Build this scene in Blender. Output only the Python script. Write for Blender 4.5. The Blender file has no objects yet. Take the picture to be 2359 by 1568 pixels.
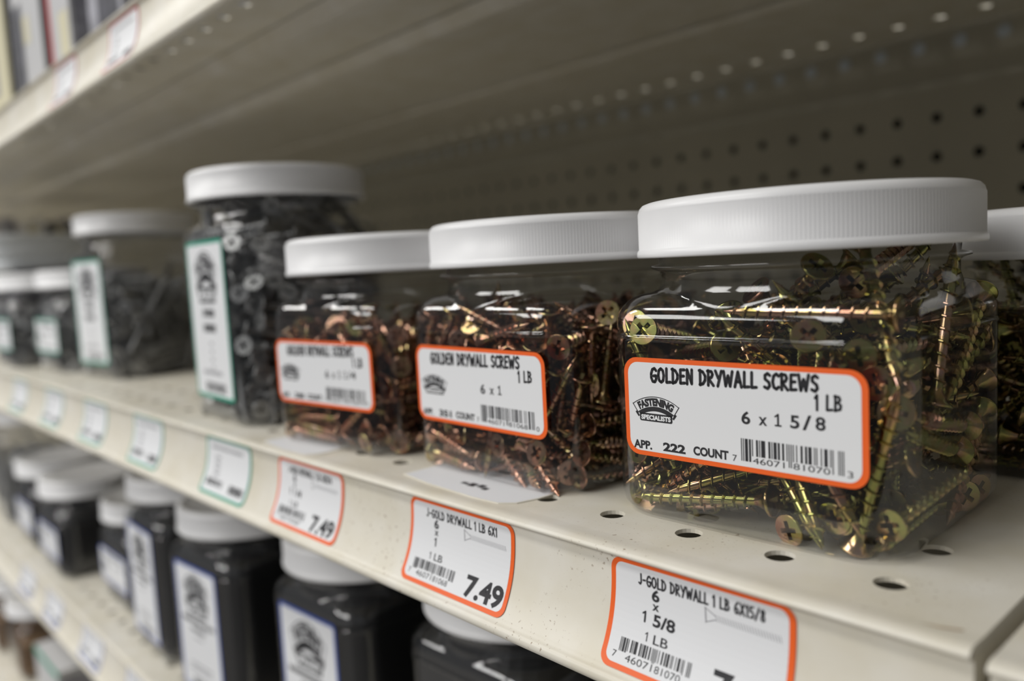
import bpy, math, random
from mathutils import Vector, Matrix, Quaternion
sc = bpy.context.scene
COL = sc.collection
PI = math.pi
ZC = 1250.0                      # height of the lens above the floor; every length below is in millimetres, measured from the lens

def P(x, y, z):
    return Vector((x * .001, y * .001, (z + ZC) * .001))

# ------------------------------------------------------------------ camera
cam_d = bpy.data.cameras.new('camera'); cam = bpy.data.objects.new('camera', cam_d); COL.objects.link(cam)
PITCH, YAW, ROLL, FPX = -9.490e-02, 8.286e-01, -5.31e-02, 1868.0
fw = Vector((-math.sin(YAW) * math.cos(PITCH), math.cos(YAW) * math.cos(PITCH), math.sin(PITCH)))
r0 = Vector((math.cos(YAW), math.sin(YAW), 0)); u0 = r0.cross(fw)
rt = math.cos(ROLL) * r0 + math.sin(ROLL) * u0; up = -math.sin(ROLL) * r0 + math.cos(ROLL) * u0
M = Matrix((rt, up, -fw)).transposed().to_4x4(); M.translation = P(0, 0, 0); cam.matrix_world = M
cam_d.sensor_fit = 'HORIZONTAL'; cam_d.sensor_width = 23.6; cam_d.lens = FPX / 2359 * 23.6
cam_d.clip_start = .005; cam_d.clip_end = 60
cam_d.dof.use_dof = True; cam_d.dof.focus_distance = .215; cam_d.dof.aperture_fstop = 3.9; cam_d.dof.aperture_blades = 7
sc.camera = cam

# ------------------------------------------------------------------ light and exposure
sc.view_settings.view_transform = 'Standard'; sc.view_settings.look = 'None'
sc.view_settings.gamma = 1.0; sc.view_settings.exposure = 0.08; sc.view_settings.use_curve_mapping = False
sc.cycles.transparent_max_bounces = 32; sc.cycles.max_bounces = 8; sc.cycles.glossy_bounces = 2; sc.cycles.sample_clamp_indirect = 6
wd = bpy.data.worlds.new('store_air'); sc.world = wd; wd.use_nodes = True
wd.node_tree.nodes['Background'].inputs[0].default_value = (.93, .95, 1.0, 1); wd.node_tree.nodes['Background'].inputs[1].default_value = .13

def lamp(name, x, y, z, sx, sy, watts, target, col=(1, 1, 1)):
    d = bpy.data.lights.new(name, 'AREA'); d.shape = 'RECTANGLE'; d.size = sx * .001; d.size_y = sy * .001; d.energy = watts; d.color = col
    o = bpy.data.objects.new(name, d); COL.objects.link(o); o.location = P(x, y, z)
    dr = P(*target) - o.location; o.rotation_euler = dr.to_track_quat('-Z', 'Y').to_euler()
    return o
# aisle ceiling troffers, then two broad lamps added farther out for frontal fill
lamp('ceiling_and_fill_lamp', -900, -700, 1450, 1200, 300, 13, (-900, -450, 0), (1, .985, .95))
lamp('ceiling_and_fill_lamp', -2700, -700, 1450, 1200, 300, 16, (-2700, -450, 0), (1, .985, .95))
lamp('ceiling_and_fill_lamp', -700, -2700, 1450, 1500, 1400, 53, (-700, -2400, 0), (1, .985, .96))
lamp('ceiling_and_fill_lamp', -2700, -2700, 1450, 1500, 1400, 53, (-2700, -2400, 0), (1, .985, .96))

# ------------------------------------------------------------------ materials
def nodes(name):
    m = bpy.data.materials.new(name); m.use_nodes = True; nt = m.node_tree; nt.nodes.clear()
    out = nt.nodes.new('ShaderNodeOutputMaterial')
    return m, nt, out
def nd(nt, t, **kw):
    n = nt.nodes.new(t)
    for k, v in kw.items(): setattr(n, k, v)
    return n
def plain(name, col, rough=.5, metal=0.0, spec=.5, noise=0.0, scale=30, emit=None):
    m, nt, out = nodes(name)
    b = nd(nt, 'ShaderNodeBsdfPrincipled'); nt.links.new(b.outputs[0], out.inputs[0])
    b.inputs['Base Color'].default_value = (*col, 1); b.inputs['Roughness'].default_value = rough; b.inputs['Metallic'].default_value = metal
    b.inputs['Specular IOR Level'].default_value = spec
    if noise:
        tc = nd(nt, 'ShaderNodeTexCoord'); n = nd(nt, 'ShaderNodeTexNoise'); n.inputs['Scale'].default_value = scale; n.inputs['Detail'].default_value = 4
        mp = nd(nt, 'ShaderNodeMapRange'); mp.inputs[1].default_value = .3; mp.inputs[2].default_value = .7; mp.inputs[3].default_value = 1 - noise; mp.inputs[4].default_value = 1 + noise
        mx = nd(nt, 'ShaderNodeMix', data_type='RGBA', blend_type='MULTIPLY'); mx.inputs[0].default_value = 1
        mx.inputs[6].default_value = (*col, 1)
        nt.links.new(tc.outputs['Object'], n.inputs['Vector']); nt.links.new(n.outputs[0], mp.inputs[0]); nt.links.new(mp.outputs[0], mx.inputs[7]); nt.links.new(mx.outputs[2], b.inputs['Base Color'])
    return m
def painted_steel(name, col, dirt):
    """cream enamel with faint blotches and small rust-brown specks"""
    m, nt, out = nodes(name)
    b = nd(nt, 'ShaderNodeBsdfPrincipled'); nt.links.new(b.outputs[0], out.inputs[0])
    b.inputs['Roughness'].default_value = .38
    tc = nd(nt, 'ShaderNodeTexCoord')
    n1 = nd(nt, 'ShaderNodeTexNoise'); n1.inputs['Scale'].default_value = 45; n1.inputs['Detail'].default_value = 5
    n2 = nd(nt, 'ShaderNodeTexNoise'); n2.inputs['Scale'].default_value = 900; n2.inputs['Detail'].default_value = 3
    n3 = nd(nt, 'ShaderNodeTexNoise'); n3.inputs['Scale'].default_value = 22; n3.inputs['Detail'].default_value = 3
    for n in (n1, n2, n3): nt.links.new(tc.outputs['Object'], n.inputs['Vector'])
    r1 = nd(nt, 'ShaderNodeValToRGB'); r1.color_ramp.elements[0].position = .25; r1.color_ramp.elements[1].position = .75
    r1.color_ramp.elements[0].color = (col[0] * .86, col[1] * .83, col[2] * .74, 1); r1.color_ramp.elements[1].color = (*col, 1)
    nt.links.new(n1.outputs[0], r1.inputs[0])
    a = nd(nt, 'ShaderNodeMapRange'); a.inputs[1].default_value = .64; a.inputs[2].default_value = .72; nt.links.new(n2.outputs[0], a.inputs[0])
    c = nd(nt, 'ShaderNodeMapRange'); c.inputs[1].default_value = .46; c.inputs[2].default_value = .64; nt.links.new(n3.outputs[0], c.inputs[0])
    mu = nd(nt, 'ShaderNodeMath', operation='MULTIPLY'); nt.links.new(a.outputs[0], mu.inputs[0]); nt.links.new(c.outputs[0], mu.inputs[1])
    mu2 = nd(nt, 'ShaderNodeMath', operation='MULTIPLY'); nt.links.new(mu.outputs[0], mu2.inputs[0]); mu2.inputs[1].default_value = dirt
    mx = nd(nt, 'ShaderNodeMix', data_type='RGBA'); nt.links.new(mu2.outputs[0], mx.inputs[0]); nt.links.new(r1.outputs[0], mx.inputs[6]); mx.inputs[7].default_value = (.2, .11, .045, 1)
    nt.links.new(mx.outputs[2], b.inputs['Base Color'])
    return m
def clear_plastic():
    m, nt, out = nodes('clear_plastic')
    tr = nd(nt, 'ShaderNodeBsdfTransparent'); tr.inputs[0].default_value = (.90, .905, .91, 1)
    gl = nd(nt, 'ShaderNodeBsdfGlossy'); gl.inputs['Roughness'].default_value = .07; gl.inputs[0].default_value = (1, 1, 1, 1)
    df = nd(nt, 'ShaderNodeBsdfDiffuse'); df.inputs[0].default_value = (.6, .62, .66, 1)
    geo = nd(nt, 'ShaderNodeNewGeometry'); io = nd(nt, 'ShaderNodeMapRange'); io.inputs[3].default_value = 1.62; io.inputs[4].default_value = 1 / 1.62
    nt.links.new(geo.outputs['Backfacing'], io.inputs[0])
    fr = nd(nt, 'ShaderNodeFresnel'); nt.links.new(io.outputs[0], fr.inputs[0])
    mul = nd(nt, 'ShaderNodeMath', operation='MULTIPLY', use_clamp=True); mul.inputs[1].default_value = 1.15; nt.links.new(fr.outputs[0], mul.inputs[0])
    m1 = nd(nt, 'ShaderNodeMixShader'); m1.inputs[0].default_value = .004; nt.links.new(tr.outputs[0], m1.inputs[1]); nt.links.new(df.outputs[0], m1.inputs[2])
    m2 = nd(nt, 'ShaderNodeMixShader'); nt.links.new(mul.outputs[0], m2.inputs[0]); nt.links.new(m1.outputs[0], m2.inputs[1]); nt.links.new(gl.outputs[0], m2.inputs[2])
    nt.links.new(m2.outputs[0], out.inputs[0])
    return m
def plated(name, cols, rough, scale=55):
    """zinc plating whose colour drifts along the screw and from screw to screw"""
    m, nt, out = nodes(name)
    b = nd(nt, 'ShaderNodeBsdfPrincipled'); nt.links.new(b.outputs[0], out.inputs[0]); b.inputs['Metallic'].default_value = 1; b.inputs['Roughness'].default_value = rough
    tc = nd(nt, 'ShaderNodeTexCoord'); oi = nd(nt, 'ShaderNodeObjectInfo')
    va = nd(nt, 'ShaderNodeVectorMath', operation='SCALE'); va.inputs[0].default_value = (3, 5, 7); nt.links.new(oi.outputs['Random'], va.inputs[3])
    ad = nd(nt, 'ShaderNodeVectorMath', operation='ADD'); nt.links.new(tc.outputs['Object'], ad.inputs[0]); nt.links.new(va.outputs[0], ad.inputs[1])
    n = nd(nt, 'ShaderNodeTexNoise'); n.inputs['Scale'].default_value = scale; n.inputs['Detail'].default_value = 4; n.inputs['Roughness'].default_value = .6
    nt.links.new(ad.outputs[0], n.inputs['Vector'])
    mr = nd(nt, 'ShaderNodeMapRange'); mr.inputs[3].default_value = -.16; mr.inputs[4].default_value = .16; nt.links.new(oi.outputs['Random'], mr.inputs[0])
    s = nd(nt, 'ShaderNodeMath', operation='ADD'); nt.links.new(n.outputs[0], s.inputs[0]); nt.links.new(mr.outputs[0], s.inputs[1])
    r = nd(nt, 'ShaderNodeValToRGB'); e = r.color_ramp.elements
    while len(e) < len(cols): e.new(.5)
    for i, c in enumerate(cols): e[i].position = .22 + .56 * i / (len(cols) - 1); e[i].color = (*c, 1)
    nt.links.new(s.outputs[0], r.inputs[0]); nt.links.new(r.outputs[0], b.inputs['Base Color'])
    return m

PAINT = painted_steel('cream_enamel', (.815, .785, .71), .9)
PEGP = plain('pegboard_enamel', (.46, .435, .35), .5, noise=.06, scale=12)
LID = plain('white_lid_plastic', (.84, .84, .85), .34, noise=.02, scale=60)
CLEAR = clear_plastic()
PAPER = plain('white_paper', (.80, .81, .83), .55)
OLDPAPER = plain('aged_paper', (.80, .77, .68), .7, noise=.06, scale=90)
INK = plain('black_ink', (.018, .018, .022), .6)
GREYINK = plain('faint_ink', (.36, .36, .38), .6)
ORANGE = plain('orange_border', (.90, .13, .012), .5)
GREEN = plain('green_border', (.03, .36, .24), .5)
BLUE = plain('blue_border', (.035, .09, .42), .5)
RED = plain('red_border', (.55, .03, .03), .5)
GOLD = plated('yellow_zinc_plating', [(.40, .19, .13), (.50, .30, .19), (.44, .34, .12), (.33, .35, .11), (.48, .33, .15), (.62, .38, .30)], .19, 130)
COPPER = plated('bronze_zinc_plating', [(.32, .33, .12), (.53, .35, .20), (.60, .35, .25), (.42, .21, .14), (.46, .39, .16), (.74, .52, .43)], .2, 130)
GREY = plated('grey_galvanized', [(.26, .26, .26), (.38, .38, .375), (.52, .52, .51)], .45, 90)
BLACKP = plain('black_phosphate', (.022, .022, .024), .45)
BLACKFILL = plain('black_screw_mass', (.012, .012, .013), .6)
DARKIN = plain('dark_recess', (.05, .035, .01), .6, .6)
SCUFF = plain('brown_scuff', (.33, .23, .14), .8, noise=.3, scale=300)
BROWNG = plain('brown_fastener_mass', (.16, .085, .03), .5, .3, noise=.5, scale=120)
CART = plain('white_carton', (.60, .60, .61), .35)
CREAM = plain('cream_carton', (.78, .73, .52), .3)
CARTD = plain('charcoal_print', (.05, .05, .065), .45, noise=.6, scale=120)
CARTM = plain('grey_print', (.32, .32, .36), .45, noise=.35, scale=90)
TRAY = plain('grey_translucent_plastic', (.84, .88, .92), .25)
FLOORM = plain('floor_tile', (.22, .21, .20), .4, noise=.08, scale=3)
SPOT = plain('painted_light_spot', (.62, .68, .75), .4)  # pale colour stands for spots of light on the rail

# ------------------------------------------------------------------ object helpers
def tag(o, label, cat, group=None, kind=None):
    o['label'] = label; o['category'] = cat
    if group: o['group'] = group
    if kind: o['kind'] = kind
    return o
def empty(name, loc, rz=0.0):
    o = bpy.data.objects.new(name, None); COL.objects.link(o); o.location = loc; o.rotation_euler = (0, 0, rz); o.empty_display_size = .01
    return o
def link(name, me, parent=None):
    o = bpy.data.objects.new(name, me); COL.objects.link(o)
    if parent: o.parent = parent
    return o
class MB:
    """collects faces with material slots; coordinates in mm, written out in metres"""
    def __init__(s): s.v = []; s.f = []; s.mi = []; s.mats = []; s.sm = []
    def slot(s, m):
        if m not in s.mats: s.mats.append(m)
        return s.mats.index(m)
    def add(s, vs, fs, m, smooth=False):
        b = len(s.v); s.v += [Vector(v) for v in vs]; k = s.slot(m)
        for f in fs: s.f.append([b + i for i in f]); s.mi.append(k); s.sm.append(smooth)
    def box(s, x0, x1, y0, y1, z0, z1, m):
        vs = [(x, y, z) for x in (x0, x1) for y in (y0, y1) for z in (z0, z1)]
        s.add(vs, [(0, 1, 3, 2), (4, 6, 7, 5), (0, 4, 5, 1), (2, 3, 7, 6), (0, 2, 6, 4), (1, 5, 7, 3)], m)
    def loft(s, rings, m, smooth=True, closed=True, cap0=False, cap1=False):
        n = len(rings[0]); vs = [v for r in rings for v in r]; fs = []
        for k in range(len(rings) - 1):
            for i in range(n if closed else n - 1):
                j = (i + 1) % n; fs.append((k * n + i, k * n + j, (k + 1) * n + j, (k + 1) * n + i))
        if cap0: fs.append(tuple(reversed(range(n))))
        if cap1: fs.append(tuple((len(rings) - 1) * n + i for i in range(n)))
        s.add(vs, fs, m, smooth)
    def mesh(s, name, bevel=0.0):
        me = bpy.data.meshes.new(name); me.from_pydata([v * .001 for v in s.v], [], s.f)
        for m in s.mats: me.materials.append(m)
        me.polygons.foreach_set('material_index', s.mi); me.polygons.foreach_set('use_smooth', s.sm)
        me.update(); return me
    def build(s, name, parent=None, loc=None, rz=0.0):
        o = link(name, s.mesh(name), parent)
        if loc is not None: o.location = loc
        o.rotation_euler = (0, 0, rz)
        return o

# ------------------------------------------------------------------ print: lettering, bar codes and the arched emblem
_glyph = {}
def font_mesh(ch_string, bold):
    key = (ch_string, bold)
    if key not in _glyph:
        cu = bpy.data.curves.new('lettering', 'FONT'); cu.body = ch_string; cu.size = 1; cu.offset = bold; cu.resolution_u = 4; cu.fill_mode = 'FRONT'
        ob = bpy.data.objects.new('lettering', cu); COL.objects.link(ob)
        bpy.context.view_layer.update()
        me = ob.evaluated_get(bpy.context.evaluated_depsgraph_get()).to_mesh()
        vs = [(v.co.x, v.co.y) for v in me.vertices]; fs = [tuple(p.vertices) for p in me.polygons]
        _glyph[key] = (vs, fs)
        bpy.data.objects.remove(ob); bpy.data.curves.remove(cu)
    return _glyph[key]
HAND = {   # a casual felt-pen capital alphabet, strokes on a unit box: width, strokes
    'G': (.62, [[(.58, .82), (.42, .98), (.2, .9), (.06, .6), (.06, .3), (.2, .04), (.42, .02), (.56, .2), (.57, .46), (.3, .44)]]),
    'O': (.66, [[(.32, .98), (.12, .85), (.04, .5), (.12, .14), (.32, .02), (.52, .14), (.6, .5), (.52, .85), (.32, .98)]]),
    'L': (.5, [[(.1, 1), (.07, .03), (.48, .06)]]),
    'D': (.62, [[(.08, 0), (.1, 1)], [(.0, .97), (.34, .9), (.56, .62), (.54, .32), (.34, .08), (.04, .02)]]),
    'E': (.52, [[(.5, .97), (.1, .96), (.07, .03), (.5, .06)], [(.1, .52), (.42, .54)]]),
    'N': (.64, [[(.07, 0), (.1, 1), (.52, .03), (.56, 1)]]),
    'R': (.6, [[(.08, 0), (.1, 1)], [(.02, .96), (.4, .94), (.5, .74), (.38, .54), (.1, .48), (.56, .0)]]),
    'Y': (.6, [[(.03, 1), (.28, .5)], [(.58, 1), (.22, -.02)]]),
    'W': (.86, [[(.04, 1), (.2, .02), (.43, .72), (.6, .02), (.82, 1)]]),
    'A': (.64, [[(.02, 0), (.32, 1), (.6, .0)], [(.12, .36), (.52, .34)]]),
    'S': (.54, [[(.5, .86), (.32, .98), (.1, .86), (.1, .62), (.42, .42), (.48, .2), (.3, .02), (.04, .12)]]),
    'C': (.56, [[(.54, .84), (.36, .98), (.14, .84), (.05, .48), (.14, .12), (.34, .02), (.54, .16)]]),
    'B': (.58, [[(.08, 0), (.1, 1)], [(.03, .96), (.38, .92), (.46, .74), (.3, .55), (.1, .52)], [(.3, .55), (.52, .36), (.46, .1), (.04, .02)]]),
    'J': (.5, [[(.38, 1), (.4, .22), (.26, .02), (.06, .12)]]),
    '1': (.3, [[(.04, .8), (.2, 1), (.19, 0)]]),
    '-': (.46, [[(.06, .46), (.38, .48)]]),
    'X': (.58, [[(.04, 1), (.54, 0)], [(.52, 1), (.02, 0)]]),
    '6': (.56, [[(.44, 1), (.16, .7), (.05, .34), (.16, .05), (.38, .03), (.5, .24), (.4, .46), (.1, .4)]]),
    '5': (.54, [[(.48, .97), (.12, .96), (.09, .55), (.34, .58), (.49, .34), (.36, .06), (.05, .04)]]),
    '8': (.56, [[(.28, .98), (.1, .8), (.18, .6), (.44, .38), (.44, .1), (.26, .02), (.08, .14), (.12, .38), (.4, .62), (.46, .84), (.28, .98)]]),
    '4': (.58, [[(.36, 1), (.04, .32), (.54, .34)], [(.42, .6), (.4, 0)]]),
    '/': (.5, [[(.02, -.05), (.46, 1.02)]]),
    ' ': (.34, []),
}
LC = ('0001101', '0011001', '0010011', '0111101', '0100011', '0110001', '0101111', '0111011', '0110111', '0001011')
class Print:
    """lays out flat print in label millimetres (u right, v up) and maps it on a surface"""
    def __init__(s, fn): s.fn = fn; s.mb = MB()
    def faces(s, pts, fs, m, lay): s.mb.add([s.fn(u, v, lay) for u, v in pts], fs, m)
    def rect(s, u0, v0, u1, v1, m, lay, n=1):
        pts = []; fs = []
        for i in range(n + 1):
            v = v0 + (v1 - v0) * i / n; pts += [(u0, v), (u1, v)]
        for i in range(n): fs.append((2 * i, 2 * i + 1, 2 * i + 3, 2 * i + 2))
        s.faces(pts, fs, m, lay)
    def rrect(s, u0, v0, u1, v1, r, m, lay):
        rows = []; k = 7
        for i in range(k): a = PI / 2 * i / (k - 1); rows.append((v0 + r * (1 - math.cos(a)), r * (1 - math.sin(a))))
        nmid = max(1, int((v1 - v0 - 2 * r) / 1.6))
        mid = [(v0 + r + (v1 - v0 - 2 * r) * i / nmid, 0.0) for i in range(1, nmid)]
        rows = rows + mid + [(v0 + v1 - v, d) for v, d in reversed(rows)]
        pts = [q for v, d in rows for q in ((u0 + d, v), (u1 - d, v))]
        s.faces(pts, [(2 * i, 2 * i + 1, 2 * i + 3, 2 * i + 2) for i in range(len(rows) - 1)], m, lay)
    def stroke(s, pts, w, m, lay):
        for (a, b), (c, d) in zip(pts, pts[1:]):
            L = math.hypot(c - a, d - b) or 1; nx, ny = -(d - b) / L * w / 2, (c - a) / L * w / 2
            s.faces([(a + nx, b + ny), (a - nx, b - ny), (c - nx, d - ny), (c + nx, d + ny)], [(0, 1, 2, 3)], m, lay)
        for a, b in pts:
            s.faces([(a + w / 2 * math.cos(t * PI / 4), b + w / 2 * math.sin(t * PI / 4)) for t in range(8)], [tuple(range(8))], m, lay)
    def hand(s, txt, u0, v0, u1, v1, h, w, m=None, lay=2):
        tot = sum(HAND[c][0] + .14 for c in txt) - .14; L = math.hypot(u1 - u0, v1 - v0); k = L / tot
        ex = ((u1 - u0) / L, (v1 - v0) / L); x = 0
        for c in txt:
            for st in HAND[c][1]:
                s.stroke([(u0 + (x + a) * k * ex[0], v0 + (x + a) * k * ex[1] + b * h) for a, b in st], w, m or INK, lay)
            x += HAND[c][0] + .14
    def text(s, txt, u0, v0, u1, cap, bold=.0, m=None, lay=2, arc=None, v1=None, shear=0):
        vs, fs = font_mesh(txt, bold)
        if not vs: return
        xs = [a for a, b in vs]; ys = [b for a, b in vs]; x0, x1 = min(xs), max(xs); capu = .73
        kx = (u1 - u0) / (x1 - x0); ky = cap / capu
        pts = []
        for a, b in vs:
            u = u0 + (a - x0) * kx; v = v0 + b * ky + (0 if v1 is None else (v1 - v0) * (a - x0) / (x1 - x0)); u += shear * b * ky
            if arc:
                cu, cv, R = arc; t = (u - cu) / R; rr = R + v; u, v = cu + rr * math.sin(t), cv + rr * math.cos(t)
            pts.append((u, v))
        s.faces(pts, fs, m or INK, lay)
    def one(s, u, v, cap, w, base=False):
        s.stroke([(u, v + w / 2), (u, v + cap - w / 2)], w, INK, 2); s.stroke([(u, v + cap - w / 2), (u - cap * .24, v + cap * .74)], w * .8, INK, 2)
        if base: s.rect(u - cap * .28, v, u + cap * .28, v + w * .8, INK, 2)
    def barcode(s, digits, u0, v0, u1, v1, guard):
        bits = '101' + ''.join(LC[int(d)] for d in digits[:6]) + '01010' + ''.join(''.join('10'[int(b)] for b in LC[int(d)]) for d in digits[6:]) + '101'
        k = (u1 - u0) / len(bits); i = 0
        while i < len(bits):
            if bits[i] == '1':
                j = i
                while j < len(bits) and bits[j] == '1': j += 1
                long = i < 10 or i >= 85 or 45 <= i < 50
                s.rect(u0 + i * k, v0 - (guard if long else 0), u0 + j * k, v1, INK, 2); i = j
            else: i += 1
    def emblem(s, cu, vb, w, lay=2, tall=1.0):
        """arched banner reading FASTENING above a bar reading SPECIALISTS"""
        keep = s.fn
        if tall != 1.0: s.fn = lambda u, v, l: keep(u, vb + (v - vb) * tall, l)
        q = w / 15.8; R = 13.3 * q; cv = vb + 6.9 * q - R; half = .60
        def band(r0, r1, m, l, a0=-half, a1=half, n=24):
            pts = []
            for i in range(n + 1):
                t = a0 + (a1 - a0) * i / n; pts += [(cu + r0 * math.sin(t), cv + r0 * math.cos(t)), (cu + r1 * math.sin(t), cv + r1 * math.cos(t))]
            s.faces(pts, [(2 * i, 2 * i + 1, 2 * i + 3, 2 * i + 2) for i in range(n)], m, l)
        band(R - .22 * q, R, INK, lay); band(R - 3.0 * q, R - 2.75 * q, INK, lay)
        for sgn in (-1, 1):
            t = sgn * half
            s.stroke([(cu + R * math.sin(t), cv + R * math.cos(t)), (cu + (R - 3 * q) * math.sin(t), cv + (R - 3 * q) * math.cos(t))], .25 * q, INK, lay)
            band(R - 3.9 * q, R - 2.3 * q, INK, lay, t if sgn > 0 else t - .06, t + .06 if sgn > 0 else t, 2)
        band(R - 4.0 * q, R - 3.0 * q, INK, lay, -half * .95, half * .95)
        s.text('FASTENING', cu - 6.7 * q, -2.42 * q, cu + 6.7 * q, 1.95 * q, .065, lay=lay, arc=(cu, cv, R))
        s.rrect(cu - 5.3 * q, vb, cu + 5.3 * q, vb + 2.2 * q, .5 * q, INK, lay)
        s.text('SPECIALISTS', cu - 4.8 * q, vb + .5 * q, cu + 4.8 * q, 1.25 * q, .05, m=PAPER, lay=lay + 1)
        s.fn = keep
    def dashes(s, u0, v0, u1, n, h, gap, m, seed):
        rnd = random.Random(seed)
        for i in range(n):
            u = u0
            while u < u1:
                l = rnd.uniform(.9, 2.6); s.rect(u, v0 - i * gap, min(u + l, u1), v0 - i * gap + h, m, 2); u += l + .5
    def build(s, name, parent=None): return s.mb.build(name, parent)

# ------------------------------------------------------------------ the gondola: shelves and pegboard back
PITCHX = 25.4
def grid_strip(mb, us, vs, holes, fn, m, r, n=20):
    """a sheet tiled in (u, v) cells; a cell whose key is in holes gets a round hole of radius r through it"""
    for i in range(len(us) - 1):
        for j in range(len(vs) - 1):
            u0, u1, v0, v1 = us[i], us[i + 1], vs[j], vs[j + 1]
            if (i, j) not in holes:
                mb.add([fn(u0, v0, 0), fn(u1, v0, 0), fn(u1, v1, 0), fn(u0, v1, 0)], [(0, 1, 2, 3)], m); continue
            cu, cv = (u0 + u1) / 2, (v0 + v1) / 2; inn = []; ou = []
            for k in range(n):
                a = 2 * PI * (k + .5) / n; c, s_ = math.cos(a), math.sin(a); q = min((u1 - u0) / 2 / max(abs(c), 1e-9), (v1 - v0) / 2 / max(abs(s_), 1e-9))
                ou.append((cu + q * c, cv + q * s_)); inn.append((cu + r * c, cv + r * s_))
            # corners of the cell between neighbouring rim points
            vsl = [fn(u, v, 0) for u, v in ou] + [fn(u, v, 0) for u, v in inn] + [fn(u, v, 1.1) for u, v in inn] + [fn(u, v, 0) for u, v in ((u0, v0), (u1, v0), (u1, v1), (u0, v1))]
            fs = []
            for k in range(n):
                l = (k + 1) % n
                fs.append((k, l, n + l, n + k)); fs.append((n + k, n + l, 2 * n + l, 2 * n + k))
                a, b = ou[k], ou[l]
                if abs(a[0] - b[0]) > 1e-6 and abs(a[1] - b[1]) > 1e-6:
                    cx = u1 if max(a[0], b[0]) > u1 - 1e-6 else u0; cy = v1 if max(a[1], b[1]) > v1 - 1e-6 else v0
                    ci = {(u0, v0): 0, (u1, v0): 1, (u1, v1): 2, (u0, v1): 3}[(cx, cy)]
                    fs.append((k, 3 * n + ci, l))
            mb.add(vsl, fs, m)

def bez(p, n):
    return [tuple((1 - t) ** 3 * a + 3 * (1 - t) ** 2 * t * b + 3 * (1 - t) * t * t * c + t ** 3 * d for a, b, c, d in zip(*p)) for t in [i / n for i in range(n + 1)]]
# front edge profile of a shelf, (depth from shelf front hole row, height from shelf top)
NOSE = [(-13, 0), (-16.2, .1), (-18.4, .25), (-20.0, -.1), (-20.9, -.85), (-20.8, -1.5), (-20.0, -2.0), (-18.7, -2.2)]
FACE = bez(((-18.5, -2.3), (-18.3, -12.0), (-19.5, -20.0), (-25.6, -28.9)), 22)
LIPB = [(-26.4, -29.2), (-27.3, -29.8), (-27.6, -30.9), (-27.2, -32.1), (-26.0, -32.7), (-24.0, -32.6), (-23.4, -31.6)]
FACELEN = [0.0]
for a, b in zip(FACE, FACE[1:]): FACELEN.append(FACELEN[-1] + math.hypot(b[0] - a[0], b[1] - a[1]))
def on_face(v):
    """point and outward normal on the channel face, v mm below its top"""
    v = max(0.0, min(v, FACELEN[-1] - 1e-4)); k = max(i for i in range(len(FACELEN) - 1) if FACELEN[i] <= v)
    t = (v - FACELEN[k]) / (FACELEN[k + 1] - FACELEN[k]); a, b = FACE[k], FACE[k + 1]
    n = Vector((b[1] - a[1], -(b[0] - a[0]))).normalized()
    return a[0] + (b[0] - a[0]) * t, a[1] + (b[1] - a[1]) * t, n

def shelf(label, y0, ztop, x0, x1, phase, back_y, rear_holes=False, under=False, group=None):
    """y0: depth of the front hole row; phase: x of one of its holes"""
    root = empty('store_shelf', P((x0 + x1) / 2, y0, ztop)); tag(root, label, 'shelf', group)
    ox, oy, oz = (x0 + x1) / 2, y0, ztop
    fn = lambda u, v, d: (u - ox, v - oy, -d)
    xs = []; x = phase - PITCHX / 2
    while x > x0: x -= PITCHX
    x += PITCHX
    xs = [x0]
    while x < x1: xs.append(x); x += PITCHX
    xs.append(x1)
    rows = [y0 - 13, y0 - PITCHX / 2, y0 + PITCHX / 2, y0 + 1.5 * PITCHX]
    rear0 = back_y - 46 if not rear_holes else 551 - 11
    rows += [rear0, rear0 + 22, back_y - .5]
    holes = set()
    for i in range(1, len(xs) - 2):
        holes.add((i, 1)); holes.add((i, 2))
        if rear_holes: holes.add((i, 4))
    mb = MB()
    grid_strip(mb, xs, rows, holes, fn, PAINT, 3.55)
    grid_strip(mb, xs, rows, holes, lambda u, v, d: fn(u, v, 1.1), PAINT, 3.55)
    # rear flange and the two end flanges
    for xx in (x0, x1):
        mb.add([(xx - ox, rows[0] - oy, 0), (xx - ox, rows[-1] - oy, 0), (xx - ox, rows[-1] - oy, -22), (xx - ox, rows[0] - oy, -28)], [(0, 1, 2, 3)], PAINT)
    mb.build('shelf_deck', root)
    mb = MB(); prof = NOSE + FACE + LIPB
    mb.loft([[(x0 - ox, d, h) for d, h in prof], [(x1 - ox, d, h) for d, h in prof]], PAINT, True, False)
    for xx in (x0, x1):
        vs = [(xx - ox, d, h) for d, h in prof] + [(xx - ox, -14, -29)]
        mb.add(vs, [tuple(range(len(vs)))], PAINT)
    mb.build('price_channel', root)
    if under:
        mb = MB()
        pr = [(-14, -1.6), (54, -1.6), (59, -9), (70, -9), (75, -1.8), (120, -1.8), (126, -8.5), (142, -8.5), (149, -1.8), (262, -1.8), (266, -4.5), (272, -4.5), (276, -1.8)]
        prr = []
        for d, h in pr: prr.append((d, h))
        mb.loft([[(x0 - ox, d, h) for d, h in prr[1:5]], [(x1 - ox, d, h) for d, h in prr[1:5]]], PAINT, False, False)
        mb.loft([[(x0 - ox, d, h) for d, h in prr[5:9]], [(x1 - ox, d, h) for d, h in prr[5:9]]], PAINT, False, False)
        mb.loft([[(x0 - ox, d, h) for d, h in prr[9:13]], [(x1 - ox, d, h) for d, h in prr[9:13]]], PAINT, False, False)
        mb.build('stiffening_rib', root)
    return root
ZS, ZU, ZL, ZB = -71.3, 138.0, -258.0, -445.0        # shelf tops: the screw shelf, the one above, and two below
YS = 168.3
main_shelf = shelf('cream steel shelf with orange bordered tags carrying the jars of golden screws', YS, ZS, -2600, -47.6, -145.7, 579)
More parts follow.
